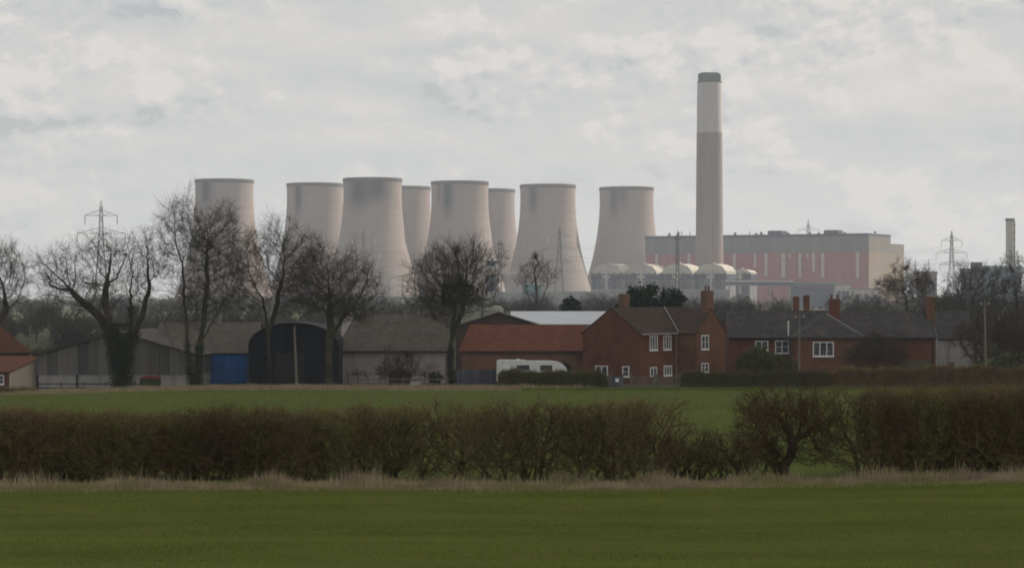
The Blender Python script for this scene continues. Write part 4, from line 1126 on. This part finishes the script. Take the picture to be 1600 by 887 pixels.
# ------------------------------------------------------------------ power station: cooling towers
def tower_mat(name, stains):
    m, nt, b, co = base_mat(name)
    sep = nt.new('ShaderNodeSeparateXYZ'); nt.l.new(co, sep.inputs[0])
    ang = nt.math('ARCTAN2', sep.outputs[1], sep.outputs[0])
    z = sep.outputs[2]
    band = nt.noise(nt.mapping(co, (.006,.006,.16)), 1.0, 3, 0.6)
    lift = nt.noise(nt.mapping(co, (.02,.02,.9)), 1.0, 2, 0.5)
    mot = nt.noise(co, .05, 6, 0.65)
    f = nt.math('ADD', nt.math('ADD', nt.math('MULTIPLY', band, .5), nt.math('MULTIPLY', mot, .35)), nt.math('MULTIPLY', lift, .15))
    col = nt.ramp(f, [(0.36, (0.315,0.260,0.240)), (0.64, (0.385,0.325,0.300))])
    sv = nt.noise(nt.mapping(co, (.35,.35,.012)), 1.0, 4, 0.6)
    col = nt.mix(nt.math('MULTIPLY', nt.smooth(sv, .5, .75), .35), col, (0.235,0.195,0.18))
    cmb = nt.new('ShaderNodeCombineXYZ'); nt.l.new(nt.math('MULTIPLY', ang, 9.0), cmb.inputs[0]); nt.l.new(nt.math('MULTIPLY', z, .05), cmb.inputs[1])
    edge = nt.noise(cmb.outputs[0], 1.0, 5, 0.6)
    for (a0, w, zlow, amt) in stains:
        d = nt.math('DIVIDE', nt.math('SUBTRACT', ang, a0), w)
        ga = nt.math('POWER', 2.718, nt.math('MULTIPLY', nt.math('MULTIPLY', d, d), -1.0))
        gz = nt.smooth(z, zlow, zlow + 0.75*(108-zlow))
        k = nt.math('MULTIPLY', nt.math('MULTIPLY', ga, gz), nt.smooth(edge, .12, .42))
        col = nt.mix(nt.math('MULTIPLY', k, amt), col, (0.045,0.05,0.068))
    nt.l.new(col, b.inputs['Base Color']); b.inputs['Roughness'].default_value = 0.9; b.inputs['Specular IOR Level'].default_value = 0.15
    bn = nt.new('ShaderNodeBump'); bn.inputs['Strength'].default_value = 0.25; bn.inputs['Distance'].default_value = 0.4
    nt.l.new(lift, bn.inputs['Height']); nt.l.new(bn.outputs[0], b.inputs['Normal'])
    return m
tz = [9, 19, 29, 44, 59, 74, 89, 101, 110.8]; tr_ = [43.5, 40.3, 37.4, 33.2, 30.0, 27.7, 26.3, 25.8, 26.2]
zz = np.linspace(9, 110.8, 52)
cf = np.polyfit(tz, tr_, 4); rr = np.polyval(cf, zz)
H90 = -math.pi/2
specs = [   # px centre, row of the rim, label, stains
 (350.5, 281, 'leftmost cooling tower, half hidden by the tall many stemmed tree', [(H90-.55,.24,80,1.0)]),
 (492, 287, 'second cooling tower from the left, partly behind the taller looking third', [(H90-.55,.17,72,1.0)]),
 (582, 279, 'third cooling tower from the left, widest, with broad dark staining under its rim', [(H90-.45,.42,78,1.0),(H90+.2,.4,86,.9)]),
 (630, 292, 'fourth cooling tower, only its right half showing in a narrow gap between larger ones', []),
 (718.5, 284, 'fifth cooling tower with a narrow dark stain dripping below the rim', [(H90-.42,.2,72,1.1),(H90-.8,.1,85,.6)]),
 (763, 296, 'sixth cooling tower, just a sliver showing between two front ones', []),
 (856, 289, 'seventh cooling tower, behind the pylon, with a faint stain at upper left', [(H90-.58,.19,78,1.0)]),
 (979, 293, 'rightmost cooling tower beside the pink power station hall', [(H90-.55,.2,76,.85),(H90-.2,.2,88,.5)]),
]
legs_parts = None; first = None
for k, (px, py, lab, st) in enumerate(specs):
    Y = 103*F/(HY-py); x = wx(px, Y)
    if first is None:
        t = thing('cooling_tower', lab, 'cooling tower', (x,Y,0), 0, 'cooling towers of the power station')
        m_ = MB(); prof = list(zip(rr, zz)); inner = [(r-.6, z) for r, z in reversed(prof)]
        m_.lathe(prof+inner+[prof[0]], 96, cap=False); m_.build('shell', tower_mat('tower_concrete', st), t, True)
        m_ = MB(); r0 = rr[-1]
        m_.lathe([(r0+.01,110.6),(r0+.4,111.4),(r0+.4,113.6),(r0+.2,114.0),(r0-.7,114.0),(r0-.7,110.9),(r0+.01,110.6)], 96, cap=False); m_.build('rim', M['rim'], t, True)
        m_ = MB()
        for q in range(44):
            a = 2*math.pi*q/44
            for s_ in (-1,1):
                b = a + s_*math.pi/44
                m_.tube((46*math.cos(a),46*math.sin(a),0),((rr[0]-.3)*math.cos(b),(rr[0]-.3)*math.sin(b),9.3),.45,.4,5)
        m_.build('legs', M['rim'], t)
        m_ = MB(); m_.lathe([(39.5,.35),(40.5,9.5)], 64); m_.build('packing', M['rim'], t, True)
        m_ = MB(); m_.lathe([(48,-.6),(48,1.6),(47.4,1.6),(47.4,.3),(.1,.3)], 72, cap=False); m_.build('basin', M['lowgrey'], t)
        first = t
    else:
        t = copy_tree(first); t.location = (x,Y,0); t['label'] = lab
        for c in t.children:
            if c.name.startswith('shell'):
                c.data = c.data.copy(); c.data.materials[0] = tower_mat('tower_concrete', st)
        t.rotation_euler = (0,0,0)

# ------------------------------------------------------------------ chimneys
Y = 1775.0; x = wx(1108.5,Y); s = Y/F
t = thing('power_station_chimney', 'very tall concrete chimney, pale above and brown below, rising before the pink hall', 'chimney', (x,Y,0))
zb_ = wz(208,Y); zt = wz(130,Y); zc = wz(114.5,Y)
m_ = MB(); m_.lathe([(11.9,-.5),(11.2,wz(400,Y)),(10.45,zb_)], 64); m_.build('lower_shaft', M['chim_lo'], t, True)
m_ = MB(); m_.lathe([(10.42,zb_+.003),(9.95,zt)], 64); m_.build('upper_shaft', M['chim_hi'], t, True)
m_ = MB(); m_.lathe([(10.15,zt+.003),(10.15,zt+.9),(9.3,zt+.9)], 64); m_.build('platform', M['rim'], t)
for k in range(4):
    a = math.pi/4 + k*math.pi/2; m_ = MB(); m_.lathe([(4.0,zt+.9),(4.0,zc-.5),(4.15,zc-.5),(4.15,zc)], 24, (4.5*math.cos(a),4.5*math.sin(a))); m_.build('flue', M['flue'], t, True)
m_ = MB()
for q in range(28):
    a = 2*math.pi*q/28; m_.box(8.9*math.cos(a)-.35,8.9*math.cos(a)+.35,8.9*math.sin(a)-.35,8.9*math.sin(a)+.35,zt+.9,zc-.7)
m_.lathe([(8.6,zc-1.5),(9.3,zc-1.5),(9.3,zc-.6),(8.6,zc-.6),(8.6,zc-1.5)],48,cap=False); m_.build('cap_screen', M['flue'], t)

Y = 1500.0; x = wx(1578,Y)
t = thing('small_chimney', 'slim pale chimney with a ribbed side at the right edge above the trees', 'chimney', (x,Y,0))
zt = wz(345,Y); r_ = 6.3*Y/F
m_ = MB(); m_.lathe([(r_*1.02,-.5),(r_,zt)], 32); m_.build('shaft', M['casing'], t, True)
m_ = MB(); m_.lathe([(r_+.02,zt+.003),(r_+.5,zt+.3),(r_+.5,zt+1.6),(r_-.3,zt+1.6)], 32); m_.build('cap', M['rim'], t)
m_ = MB()
for k in range(12):
    z = zt*(.05+.9*k/11); m_.box(r_*.62,r_*1.2,-r_*.75,-r_*.1,z,z+.6)
for q in (-.62,-.2): m_.box(r_*.98,r_*1.14,q*r_-.12,q*r_+.12,1,zt)
m_.build('ladder', M['steel_dark'], t)

# ------------------------------------------------------------------ main hall
FL = Vector((wx(1009,1925),1925,0)); FR = Vector((wx(1357,1830),1830,0))
dv = (FR-FL); Lh = dv.length; ang = math.atan2(dv.y,dv.x)
t = thing('power_station_hall', 'huge power station hall with pink cladding, grey upper band and pale strips', 'power station', FL, ang)
zp = wz(393.5,1830); zr = wz(368.5,1830)
m_ = MB(); m_.box(0,Lh-.2,0,58.8,-.5,zp); m_.build('lower_wall', M['pink_clad'], t)
m_ = MB(); m_.box(-.4,Lh-.2,-.4,58.8,zp+.003,zr); m_.build('upper_wall', M['grey_clad'], t)
m_ = MB(); m_.box(-.8,Lh+.4,-.8,59.3,zr+.003,zr+2.3); m_.build('parapet', M['navy'], t)
m_ = MB(); m_.box(Lh-.197,Lh+.35,0,97,-.5,zp); m_.build('end_wall', M['tan_clad'], t)
m_ = MB(); m_.box(Lh-.197,Lh+.3,-.4,59,zp+.003,zr); m_.build('end_upper_wall', M['tan_dark'], t)
m_ = MB(); m_.box(20,Lh-.2,58.803,97,-.5,wz(383,1916)); m_.build('rear_block', M['pink_clad'], t)
m_ = MB(); m_.box(Lh-.197,Lh+.3,59.003,97.2,zp+.003,wz(382,1916)); m_.build('rear_end_wall', M['tan_dark'], t)
def hall_u(px):
    # distance along the front wall seen in column px
    k = (px-800)/F
    return (k*FL.y - FL.x)/(dv.x/Lh - k*dv.y/Lh)
for px, w, pt, pb in ((1026,4,394,418),(1076.5,4,394,424),(1116,3,394,422),(1147.5,4.5,394,430),(1180,3.5,394,418),(1197,4.5,394,432),(1224,6,394,433),(1234,2,394,403),(1250,4,394,432),(1262,2,394,404),(1271,4,394,424),(1285.5,4.5,394,434),(1340,4.5,394,434)):
    u = hall_u(px); Yp = FL.y+dv.y/Lh*u; w_ = w*Yp/F*1.1
    m_ = MB(); m_.box(u-w_/2,u+w_/2,-.35,-.003,wz(pb,Yp),zp-.3); m_.build('pale_strip', M['pale_strip'], t)
def roofbox(pa,pb,pt,name='roof_plant',y0=8,d=14):
    u0,u1 = hall_u(pa),hall_u(pb); Yp = FL.y+dv.y/Lh*u0+y0
    m_ = MB(); m_.bbox(u0,u1,y0,y0+d,zr+2.303,wz(pt,Yp),.4); m_.build(name, M['navy'], t)
roofbox(1194,1216,360.5); roofbox(1282,1304,359.5)
for px,pt in ((1042,364),(1056,362),(1145,363),(1178,364),(1186,362),(1228,363),(1262,363),(1276,363),(1317,362),(1350,365),(1364,361)):
    roofbox(px-1.3,px+1.3,pt,'roof_vent',4,3)
for px in (1062,1075,1168):
    roofbox(px-.4,px+.4,352 if px==1056 else 361,'roof_mast',4,.8)

# ------------------------------------------------------------------ precipitators with rounded roofs
def precip(px, w, Y, lab, ptop=412):
    x = wx(px,Y); W_ = w*Y/F; h = wz(ptop,Y); ev = wz(428,Y)
    t = thing('precipitator', lab, 'plant building', (x,Y,0), R(-24), 'domed precipitator casings')
    hw = W_/2*.92; D_ = W_*.95
    m_ = MB(); m_.prism([(-hw,ev),(hw,ev)]+[(hw*math.cos(q)*1.0, ev+(h-ev)*math.sin(q)**.8) for q in np.linspace(.22, math.pi-.22, 6)], 'y', -D_/2, D_/2); m_.build('roof', M['casing'], t)
    m_ = MB(); m_.box(-hw*1.02,hw*1.02,-D_/2-.3,D_/2+.3,wz(437,Y),ev-.003)
    for q in np.linspace(-1,1,5): m_.box(hw*q-.5,hw*q+.5,-D_/2-.9,-D_/2-.303,wz(437,Y),ev+1)
    m_.build('steel_frame', M['navy'], t)
    m_ = MB(); m_.box(-hw*.97,hw*.97,-D_/2,D_/2,-.5,wz(437,Y)-.003); m_.build('wall', M['lowgrey'], t)
    m_ = MB()
    for zq in (441,446): m_.box(-hw*1.02,hw*1.02,-D_/2-.8,-D_/2-.003,wz(zq+1,Y),wz(zq,Y))
    m_.build('walkway', M['navy'], t)
    for q, mm in ((-.78,'navy'),(.05,'pale_strip'),(.62,'navy')):
        m_ = MB(); m_.tube((hw*q,-D_/2-1.6,0),(hw*q,-D_/2-1.6,ev+(2.5 if mm == 'pale_strip' else -1)),1.0,.9,10); m_.build('duct', M[mm], t)
    for q in (-.95,-.45,.35,.95):
        m_ = MB(); m_.tube((hw*q,-D_/2-1.1,-.5),(hw*q,-D_/2-1.1,ev),.35,.35,5); m_.build('column', M['navy'], t)
    m_ = MB()
    for q in range(4): m_.tube((hw*(-.95+.48*q),-D_/2-1.15,wz(449,Y)),(hw*(-.95+.48*(q+1)),-D_/2-1.15,wz(437,Y)),.3,.3,4)
    m_.build('bracing', M['navy'], t)
    m_ = MB(); m_.tube((0,-D_*.2,h-.5),(0,-D_*.2,h+1.4),1.2,1.0,10); m_.build('roof_vent', M['casing'], t)
    m_ = MB(); m_.box(-hw*.3,hw*.25,-D_/2-.35,-D_/2-.303,wz(435,Y),wz(430,Y)); m_.build('panel', M['casing'], t)
for px, lab in ((957,'cream round roofed plant casing, first from the left under the rightmost cooling tower'),(1011,'cream round roofed plant casing, second in the row below the pink hall'),
                (1066,'cream round roofed plant casing, third in the row, left of the tall chimney'),(1119,'cream round roofed plant casing, fourth in the row, by the foot of the tall chimney')):
    precip(px, 53, 1735, lab)
precip(1162, 36, 1765, 'small grey round topped casing at the right end of the row of casings', 421)

def block_building(name, label, cat, pa, pb, pt, Y, dpt, mat, roofmat='navy', extra=None, rz=0, pbase=None):
    xa,xb = wx(pa,Y),wx(pb,Y); W_ = xb-xa; h = wz(pt,Y)
    t = thing(name, label, cat, (xa,Y,0), rz)
    b0 = -.5 if pbase is None else wz(pbase,Y)
    m_ = MB(); m_.box(0,W_,0,dpt,b0,h-1.2); m_.build('wall', M[mat], t)
    m_ = MB(); m_.box(-.4,W_+.4,-.4,dpt+.4,h-1.197,h); m_.build('roof', M[roofmat], t)
    if extra: extra(t, W_, h)
    if pbase is not None:
        m_ = MB()
        for q in np.linspace(.05,.95,max(3,int(W_/12))): m_.tube((W_*q,dpt/2,0),(W_*q,dpt/2,b0),.6,.6,5)
        m_.build('trestle', M['steel'], t)
    return t
def doors(t, W_, h):
    for q in (.2,.5,.8):
        m_ = MB(); m_.box(W_*q-1.5,W_*q+1.5,-.15,-.003,h*.35,h*.7); m_.build('louvre', M['navy'], t)
block_building('conveyor_gallery', 'long white topped conveyor gallery in front of the pink hall', 'conveyor', 1135, 1240, 438, 1690, 6, 'navy', 'pale_strip', None, 0, 446)
block_building('plant_shed', 'low blue grey plant shed at the foot of the pink hall', 'plant building', 1238, 1308, 440.5, 1720, 20, 'navy', 'lowgrey', doors)
block_building('plant_shed', 'pale low plant building at the right foot of the pink hall', 'plant building', 1306, 1330, 443, 1710, 18, 'casing', 'lowgrey', doors)
block_building('plant_shed', 'low cream wall like shed below the tan end of the hall', 'plant building', 1330, 1378, 450, 1700, 18, 'casing', 'lowgrey', doors)
block_building('plant_shed', 'long grey shed beneath the round roofed casings', 'plant building', 925, 1140, 452, 1660, 20, 'lowgrey', 'steel', doors)
block_building('plant_building', 'pale block showing between trees right of the tan end wall', 'plant building', 1441, 1464, 424, 1650, 25, 'tan_dark', 'tan_dark', doors)
block_building('plant_building', 'dark boxy plant building with a rooftop unit at the right', 'plant building', 1513, 1542, 419, 1480, 25, 'navy', 'steel_dark',
   lambda t,W_,h: (MB().box(W_*.35,W_*.8,3,14,h+.003,h+4.2).build('roof_unit', M['steel_dark'], t), doors(t,W_,h)))
block_building('plant_building', 'pale blue plant building beside the small chimney', 'plant building', 1541, 1596, 415, 1470, 30, 'blue_pale', 'blue_pale', doors)
block_building('transfer_tower', 'small turquoise tower block at the foot of the fifth cooling tower', 'plant building', 759, 776, 407, 1700, 9, 'teal', 'navy', doors, 0, 416)
block_building('plant_shed', 'teal shed with a pale roof below the seventh cooling tower', 'plant building', 818, 845, 442, 1500, 16, 'teal', 'pale_strip', doors)
block_building('plant_shed', 'long low grey shed at the foot of the middle cooling towers', 'plant building', 770, 925, 455, 1640, 20, 'lowgrey', 'steel', doors)
block_building('conveyor_gallery', 'short pale conveyor bridge leading right from the turquoise tower', 'conveyor', 776, 806, 424, 1700, 4, 'casing', 'pale_strip', None, 0, 429)
t = thing('inclined_conveyor', 'pale conveyor rising to the right at the foot of the third cooling tower', 'conveyor', (wx(580,1650),1650,0))
Lx = wx(650,1650)-wx(580,1650)
m_ = MB(); m_.slab((0,0,wz(438,1650)),(0,3,wz(438,1650)),(Lx,3,wz(425,1650)),(Lx,0,wz(425,1650)),1.3); m_.build('gallery', M['pale_strip'], t)
m_ = MB()
for q in (.1,.4,.7,.97): m_.tube((Lx*q,1.5,0),(Lx*q,1.5,wz(438-13*q,1650)-1.3),.5,.4,5)
m_.build('trestle', M['steel'], t)

# ------------------------------------------------------------------ pylons
def pylon_parts(mat):
    body = MB(); a_ = .13
    def hw(z): return 3.6 - 2.5*min(1,z/30.) if z < 30 else 1.1 - .75*(z-30)/20.
    zs = [0,7,13,18.5,23.5,28,32,36,40,44,47.5]
    for i in range(len(zs)-1):
        z0,z1 = zs[i],zs[i+1]; h0,h1 = hw(z0),hw(z1)
        c0 = [(-h0,-h0,z0),(h0,-h0,z0),(h0,h0,z0),(-h0,h0,z0)]; c1 = [(-h1,-h1,z1),(h1,-h1,z1),(h1,h1,z1),(-h1,h1,z1)]
        for k in range(4):
            j = (k+1)%4
            body.tube(c0[k],c1[k],a_*1.25,a_*1.25,4); body.tube(c0[k],c1[j],a_*.7,a_*.7,3); body.tube(c0[j],c1[k],a_*.7,a_*.7,3); body.tube(c1[k],c1[j],a_*.7,a_*.7,3)
    for k in range(4):
        s = [(-1,-1),(1,-1),(1,1),(-1,1)][k]; h = hw(47.5); body.tube((s[0]*h,s[1]*h,47.5),(0,0,50),a_,a_,4)
    arms = []
    for z, w in ((43.6,6.6),(36.2,9.8),(28.8,7.6)):
        m_ = MB(); h = hw(z)
        for s in (-1,1):
            for q in (-h,h):
                m_.tube((s*h,q,z),(s*w,0,z+.2),a_,a_,4); m_.tube((s*h*.9,q,z+2.4),(s*w,0,z+.2),a_*.8,a_*.8,3)
                m_.tube((s*h,q,z),(s*(h+w)/2,q*.5,z+1.3),a_*.6,a_*.6,3)
        arms.append((m_,z,w))
    return body, arms
pyl = None
def pylon(label, px, ptop, Y=None, mat='steel', rz=0.0):
    global pyl
    if Y is None: Y = (50-CZ)*F/(HY-ptop)
    scl = wz(ptop,Y)/50.0; x = wx(px,Y)
    if pyl is None:
        t = thing('pylon', label, 'pylon', (x,Y,0), rz, 'electricity pylons')
        body, arms = pylon_parts(mat); body.build('lattice_body', M['steel'], t)
        for m_,z,w in arms:
            c = m_.build('crossarm', M['steel'], t)
            for s in (-1,1):
                i_ = MB(); i_.tube((s*w,0,z+.1),(s*w,0,z-3.6),.2,.2,5); i_.build('insulator', M['insul'], c)
        pyl = t
    else:
        t = copy_tree(pyl); t.location = (x,Y,0); t.rotation_euler = (0,0,rz); t['label'] = label
    t.scale = (scl,scl,scl)
    return t
p1 = pylon('lattice pylon rising above the ivy tree at the left', 158, 313, None, rz=.1)
p2 = pylon('lattice pylon in front of the third cooling tower', 568, 357, None, rz=.25)
p3 = pylon('lattice pylon in front of the seventh cooling tower', 874, 352, None, rz=.2)
p6 = pylon('lattice pylon standing alone against the sky right of the hall', 1487, 360, None, rz=.15)
p5 = pylon('top of a pylon showing behind the roof of the pink hall', 1263, 343, 2180, rz=.1)
p7 = pylon('tiny distant pylon above the rusty tree, the left of two', 1430, 404, 2500, rz=.1)
p8 = pylon('tiny distant pylon right of the rusty tree, the right of two', 1451, 405, 2600, rz=.1)
def mast(label, px, ptop, Y, w0, w1, mat):
    x = wx(px,Y); h = wz(ptop,Y); t = thing('lattice_mast', label, 'mast', (x,Y,0)); m_ = MB(); n_ = 12
    for i in range(n_):
        z0,z1 = h*i/n_,h*(i+1)/n_; a = w0+(w1-w0)*i/n_; b = w0+(w1-w0)*(i+1)/n_
        c0 = [(-a,-a,z0),(a,-a,z0),(a,a,z0),(-a,a,z0)]; c1 = [(-b,-b,z1),(b,-b,z1),(b,b,z1),(-b,b,z1)]
        for k in range(4):
            j = (k+1)%4; m_.tube(c0[k],c1[k],.26,.26,4); m_.tube(c0[k],c1[j],.16,.16,3); m_.tube(c0[j],c1[k],.16,.16,3)
    m_.build('lattice_body', M[mat], t)
    m_ = MB(); m_.tube((0,0,h),(0,0,h+4),.12,.08,5); m_.build('spike', M[mat], t)
    m_ = MB(); m_.box(-w1-1.2,w1+1.2,-w1-.6,w1+.6,h*.93,h*.95); m_.build('platform', M[mat], t)
mast('dark narrow lattice mast in front of the pink hall, left of the tall chimney', 1058.5, 366, 1400, 1.25, .7, 'steel_dark')
mast('brownish lattice mast between the fifth and seventh cooling towers', 781, 375, 1550, 1.3, .9, 'steel_dark')
def cable(label, A, B, sag, r=.07):
    A, B = Vector(A), Vector(B); m_ = MB(); n_ = 26; c = A
    P = [(A.lerp(B,k/n_) - Vector((0,0,sag*4*(k/n_)*(1-k/n_)))) - c for k in range(n_+1)]
    for a,b in zip(P,P[1:]): m_.tube(a,b,r,r,3)
    o = m_.build('power_cable', M['steel']); o.location = c
    tag(o, label, 'cable', 'power cables between the pylons')
def tip(p, i, s):
    z,w = ((43.6,6.6),(36.2,9.8),(28.8,7.6))[i]; sc_ = p.scale[0]; a = p.rotation_euler[2]
    return (p.location.x+math.cos(a)*w*s*sc_, p.location.y+math.sin(a)*w*s*sc_, (z-3.6)*sc_)
nm = ('upper','middle','lower')
for i in range(3):
    for s,sn in ((-1,'left'),(1,'right')):
        cable(f'thin cable on the {nm[i]} {sn} arm tips, from seventh tower pylon to the lone pylon', tip(p3,i,s), tip(p6,i,s), 9)
        cable(f'thin cable on the {nm[i]} {sn} arm tips, between pylons of third and seventh towers', tip(p2,i,s), tip(p3,i,s), 7)

# ------------------------------------------------------------------ haze
hz = MB(); hz.box(-3700,3700,-80,6100,-1.6,215)
m = bpy.data.materials.new('haze_air'); m.use_nodes = True
nt = NT(m); nt.n.remove(nt.n['Principled BSDF'])
pv = nt.new('ShaderNodeVolumePrincipled'); pv.inputs['Color'].default_value = (0.84,0.89,1.0,1); pv.inputs['Density'].default_value = 0.00019; pv.inputs['Anisotropy'].default_value = 0.2
nt.l.new(pv.outputs[0], nt.n['Material Output'].inputs['Volume'])
ho = hz.build('haze', m); ho['kind'] = 'stuff'; ho['label'] = 'pale blue grey haze lying over the flat land'

# ------------------------------------------------------------------ sky, sun
EL, AZ = R(38), R(57)
w = bpy.data.worlds.new('World'); sc.world = w; w.use_nodes = True
nt = NT(w); bg = nt.n['Background']; out = nt.n['World Output']
sky = nt.new('ShaderNodeTexSky', sky_type='NISHITA'); sky.sun_disc = False; sky.sun_elevation = EL; sky.sun_rotation = AZ; sky.air_density = 1.2; sky.dust_density = 2.0
nt.l.new(sky.outputs[0], bg.inputs['Color']); bg.inputs['Strength'].default_value = 0.08
tc = nt.new('ShaderNodeTexCoord'); d = tc.outputs['Generated']
sp = nt.new('ShaderNodeSeparateXYZ'); nt.l.new(d, sp.inputs[0])
el = sp.outputs[2]
def fb(scale, loc, det=7, rough=.55, dist=.25, zs=2.4):
    return nt.noise(nt.mapping(d, (1,1,zs), loc), scale, det, rough, dist)
off = (0.012, 0.0, 0.030)
def relief(scale, loc, k, zs=2.0, o=1.0, det=6):
    a = fb(scale, loc, det, .6, .15, zs); b = fb(scale, (loc[0]+off[0]*o, loc[1], loc[2]+off[2]*o), det, .6, .15, zs)
    return a, nt.math('MULTIPLY', nt.math('SUBTRACT', a, b), k)
bands = fb(7.0, (3.1,1.7,0.4), 4, .5, .3, 7.0)          # long flat layers
lay = fb(20.0, (1.3,4.2,2.1), 5, .5, .3, 4.5)
big, rl = relief(14.0, (0.6,2.2,5.0), 2.5, 1.6, .55, 7)    # heaped clouds, lit from the sun's side
med, rl2 = relief(42.0, (4.1,0.3,1.7), 1.8, 1.5, .2, 6)
heap = nt.smooth(big, .47, .58)
yy = nt.math('MAXIMUM', sp.outputs[1], 0.02)
U = nt.math('DIVIDE', sp.outputs[0], yy); W_ = nt.math('DIVIDE', sp.outputs[2], yy)
wob = nt.math('MULTIPLY', nt.math('SUBTRACT', fb(45.0, (2,7,1), 5, .55, .2, 1.6), .5), .03)
Wn = nt.math('ADD', W_, wob)
def bank(u, w, ru, rw):       # one cloud bank of the sky, by its bearing and height
    a = nt.math('DIVIDE', nt.math('SUBTRACT', U, u), ru); c = nt.math('DIVIDE', nt.math('SUBTRACT', Wn, w), rw)
    return nt.math('POWER', 2.718, nt.math('MULTIPLY', nt.math('ADD', nt.math('MULTIPLY', a, a), nt.math('MULTIPLY', c, c)), -1.0))
f = nt.math('ADD', nt.math('MULTIPLY', bands, 0.65), nt.math('MULTIPLY', lay, 0.30))
f = nt.math('ADD', f, nt.math('MULTIPLY', heap, .05))
f = nt.math('ADD', f, nt.math('MULTIPLY', nt.math('ADD', rl, rl2), nt.math('ADD', nt.math('MULTIPLY', heap, .75), .2)))
for u, w, ru, rw, k in ((.195,.098,.05,.018,.13),(.20,.066,.07,.012,-.06),(0.0,.108,.055,.006,-.10),(-.02,.119,.05,.007,.08),(-.14,.081,.09,.006,-.09),(-.065,.089,.02,.008,.09),
                        (-.165,.100,.018,.010,.09),(-.11,.115,.03,.010,.07),(-.2,.128,.08,.005,-.07),(.09,.118,.05,.009,.06),(.13,.045,.08,.008,.05),(-.2,.05,.06,.012,.05),(.2,.135,.08,.010,-.05)):
    f = nt.math('ADD', f, nt.math('MULTIPLY', bank(u, w, ru, rw), k*1.35))
f = nt.math('ADD', f, nt.math('MULTIPLY', U, .10))
cl = nt.ramp(f, [(0.24,(0.575,0.595,0.605)),(0.42,(0.645,0.65,0.65)),(0.56,(0.705,0.69,0.665)),(0.76,(0.81,0.775,0.735))])
bg2 = nt.new('ShaderNodeBackground'); nt.l.new(cl, bg2.inputs['Color']); bg2.inputs['Strength'].default_value = 1.03
mx = nt.new('ShaderNodeMixShader'); nt.l.new(nt.smooth(f, 0.12, 0.36), mx.inputs[0])
mx0 = nt.math('MAXIMUM', nt.smooth(f, 0.12, 0.36), 0.75); nt.l.new(mx0, mx.inputs[0])
nt.l.new(bg.outputs[0], mx.inputs[1]); nt.l.new(bg2.outputs[0], mx.inputs[2]); nt.l.new(mx.outputs[0], out.inputs['Surface'])

sun = bpy.data.lights.new('sun', 'SUN'); sun.energy = 5.0; sun.angle = R(0.6); sun.color = (1.0,0.90,0.76)
so = link(bpy.data.objects.new('sun', sun))
sd = Vector((math.cos(EL)*math.sin(AZ), math.cos(EL)*math.cos(AZ), math.sin(EL)))
so.rotation_euler = sd.to_track_quat('Z','Y').to_euler(); so.location = sd*400

# unseen cumulus mesh added between the sun and the farm to shade the near land
def shade_cloud():
    import bmesh
    r = np.random.default_rng(77); bm = bmesh.new()
    ox, oy = 640/math.tan(EL)*math.sin(AZ), 640/math.tan(EL)*math.cos(AZ)
    for k in range(90):
        gx, gy = (k % 9)/8, (k//9)/9
        c = Vector((ox - 430 + 860*gx + r.normal(0, 25), oy - 200 + 1060*gy + r.normal(0, 25), 640 + r.normal(0, 12)))
        rad = r.uniform(85, 125); q = bmesh.ops.create_icosphere(bm, subdivisions=3, radius=1.0)
        ph = r.uniform(0, 6, 3)
        for v in q['verts']:
            p = v.co.copy()
            n = 1 + .14*math.sin(p.x*5+ph[0])*math.sin(p.y*5+ph[1]) + .08*math.sin(p.z*11+ph[2])*math.sin(p.x*12)
            v.co = c + Vector((p.x*rad*n, p.y*rad*n, p.z*rad*n*(.75 if p.z > 0 else .28)))
    me = bpy.data.meshes.new('shade_cloud'); bm.to_mesh(me); bm.free()
    m = bpy.data.materials.new('shade_cloud_white'); m.use_nodes = True; nt = NT(m)
    b = nt.n['Principled BSDF']; b.inputs['Base Color'].default_value = (.9,.9,.9,1); b.inputs['Roughness'].default_value = 1
    tr = nt.new('ShaderNodeBsdfTranslucent'); tr.inputs['Color'].default_value = (.9,.9,.9,1)
    mx = nt.new('ShaderNodeMixShader'); mx.inputs[0].default_value = .5
    nt.l.new(b.outputs[0], mx.inputs[1]); nt.l.new(tr.outputs[0], mx.inputs[2]); nt.l.new(mx.outputs[0], nt.n['Material Output'].inputs['Surface'])
    me.materials.append(m); me.polygons.foreach_set('use_smooth', [True]*len(me.polygons))
    o = link(bpy.data.objects.new('shade_cloud', me)); o['kind'] = 'structure'
shade_cloud()

# ------------------------------------------------------------------ camera and render
cam = bpy.data.cameras.new('camera'); co_ = link(bpy.data.objects.new('camera', cam))
cam.sensor_width = 36; cam.lens = 36*F/1600; cam.shift_y = (HY-443.5)/1600
cam.clip_start = .5; cam.clip_end = 30000
co_.location = (0,0,CZ); co_.rotation_euler = (R(90),0,0)
sc.camera = co_
vs = sc.view_settings; vs.view_transform = 'Standard'; vs.look = 'None'; vs.exposure = 0; vs.gamma = 1; vs.use_curve_mapping = False
sc.render.engine = 'CYCLES'
cy = sc.cycles
cy.max_bounces = 5; cy.diffuse_bounces = 3; cy.glossy_bounces = 2; cy.transmission_bounces = 2; cy.volume_bounces = 1
cy.use_denoising = True; cy.denoiser = 'OPENIMAGEDENOISE'; cy.denoising_input_passes = 'RGB_ALBEDO_NORMAL'
cy.filter_width = 1.8
cy.use_fast_gi = False; cy.caustics_reflective = False; cy.caustics_refractive = False
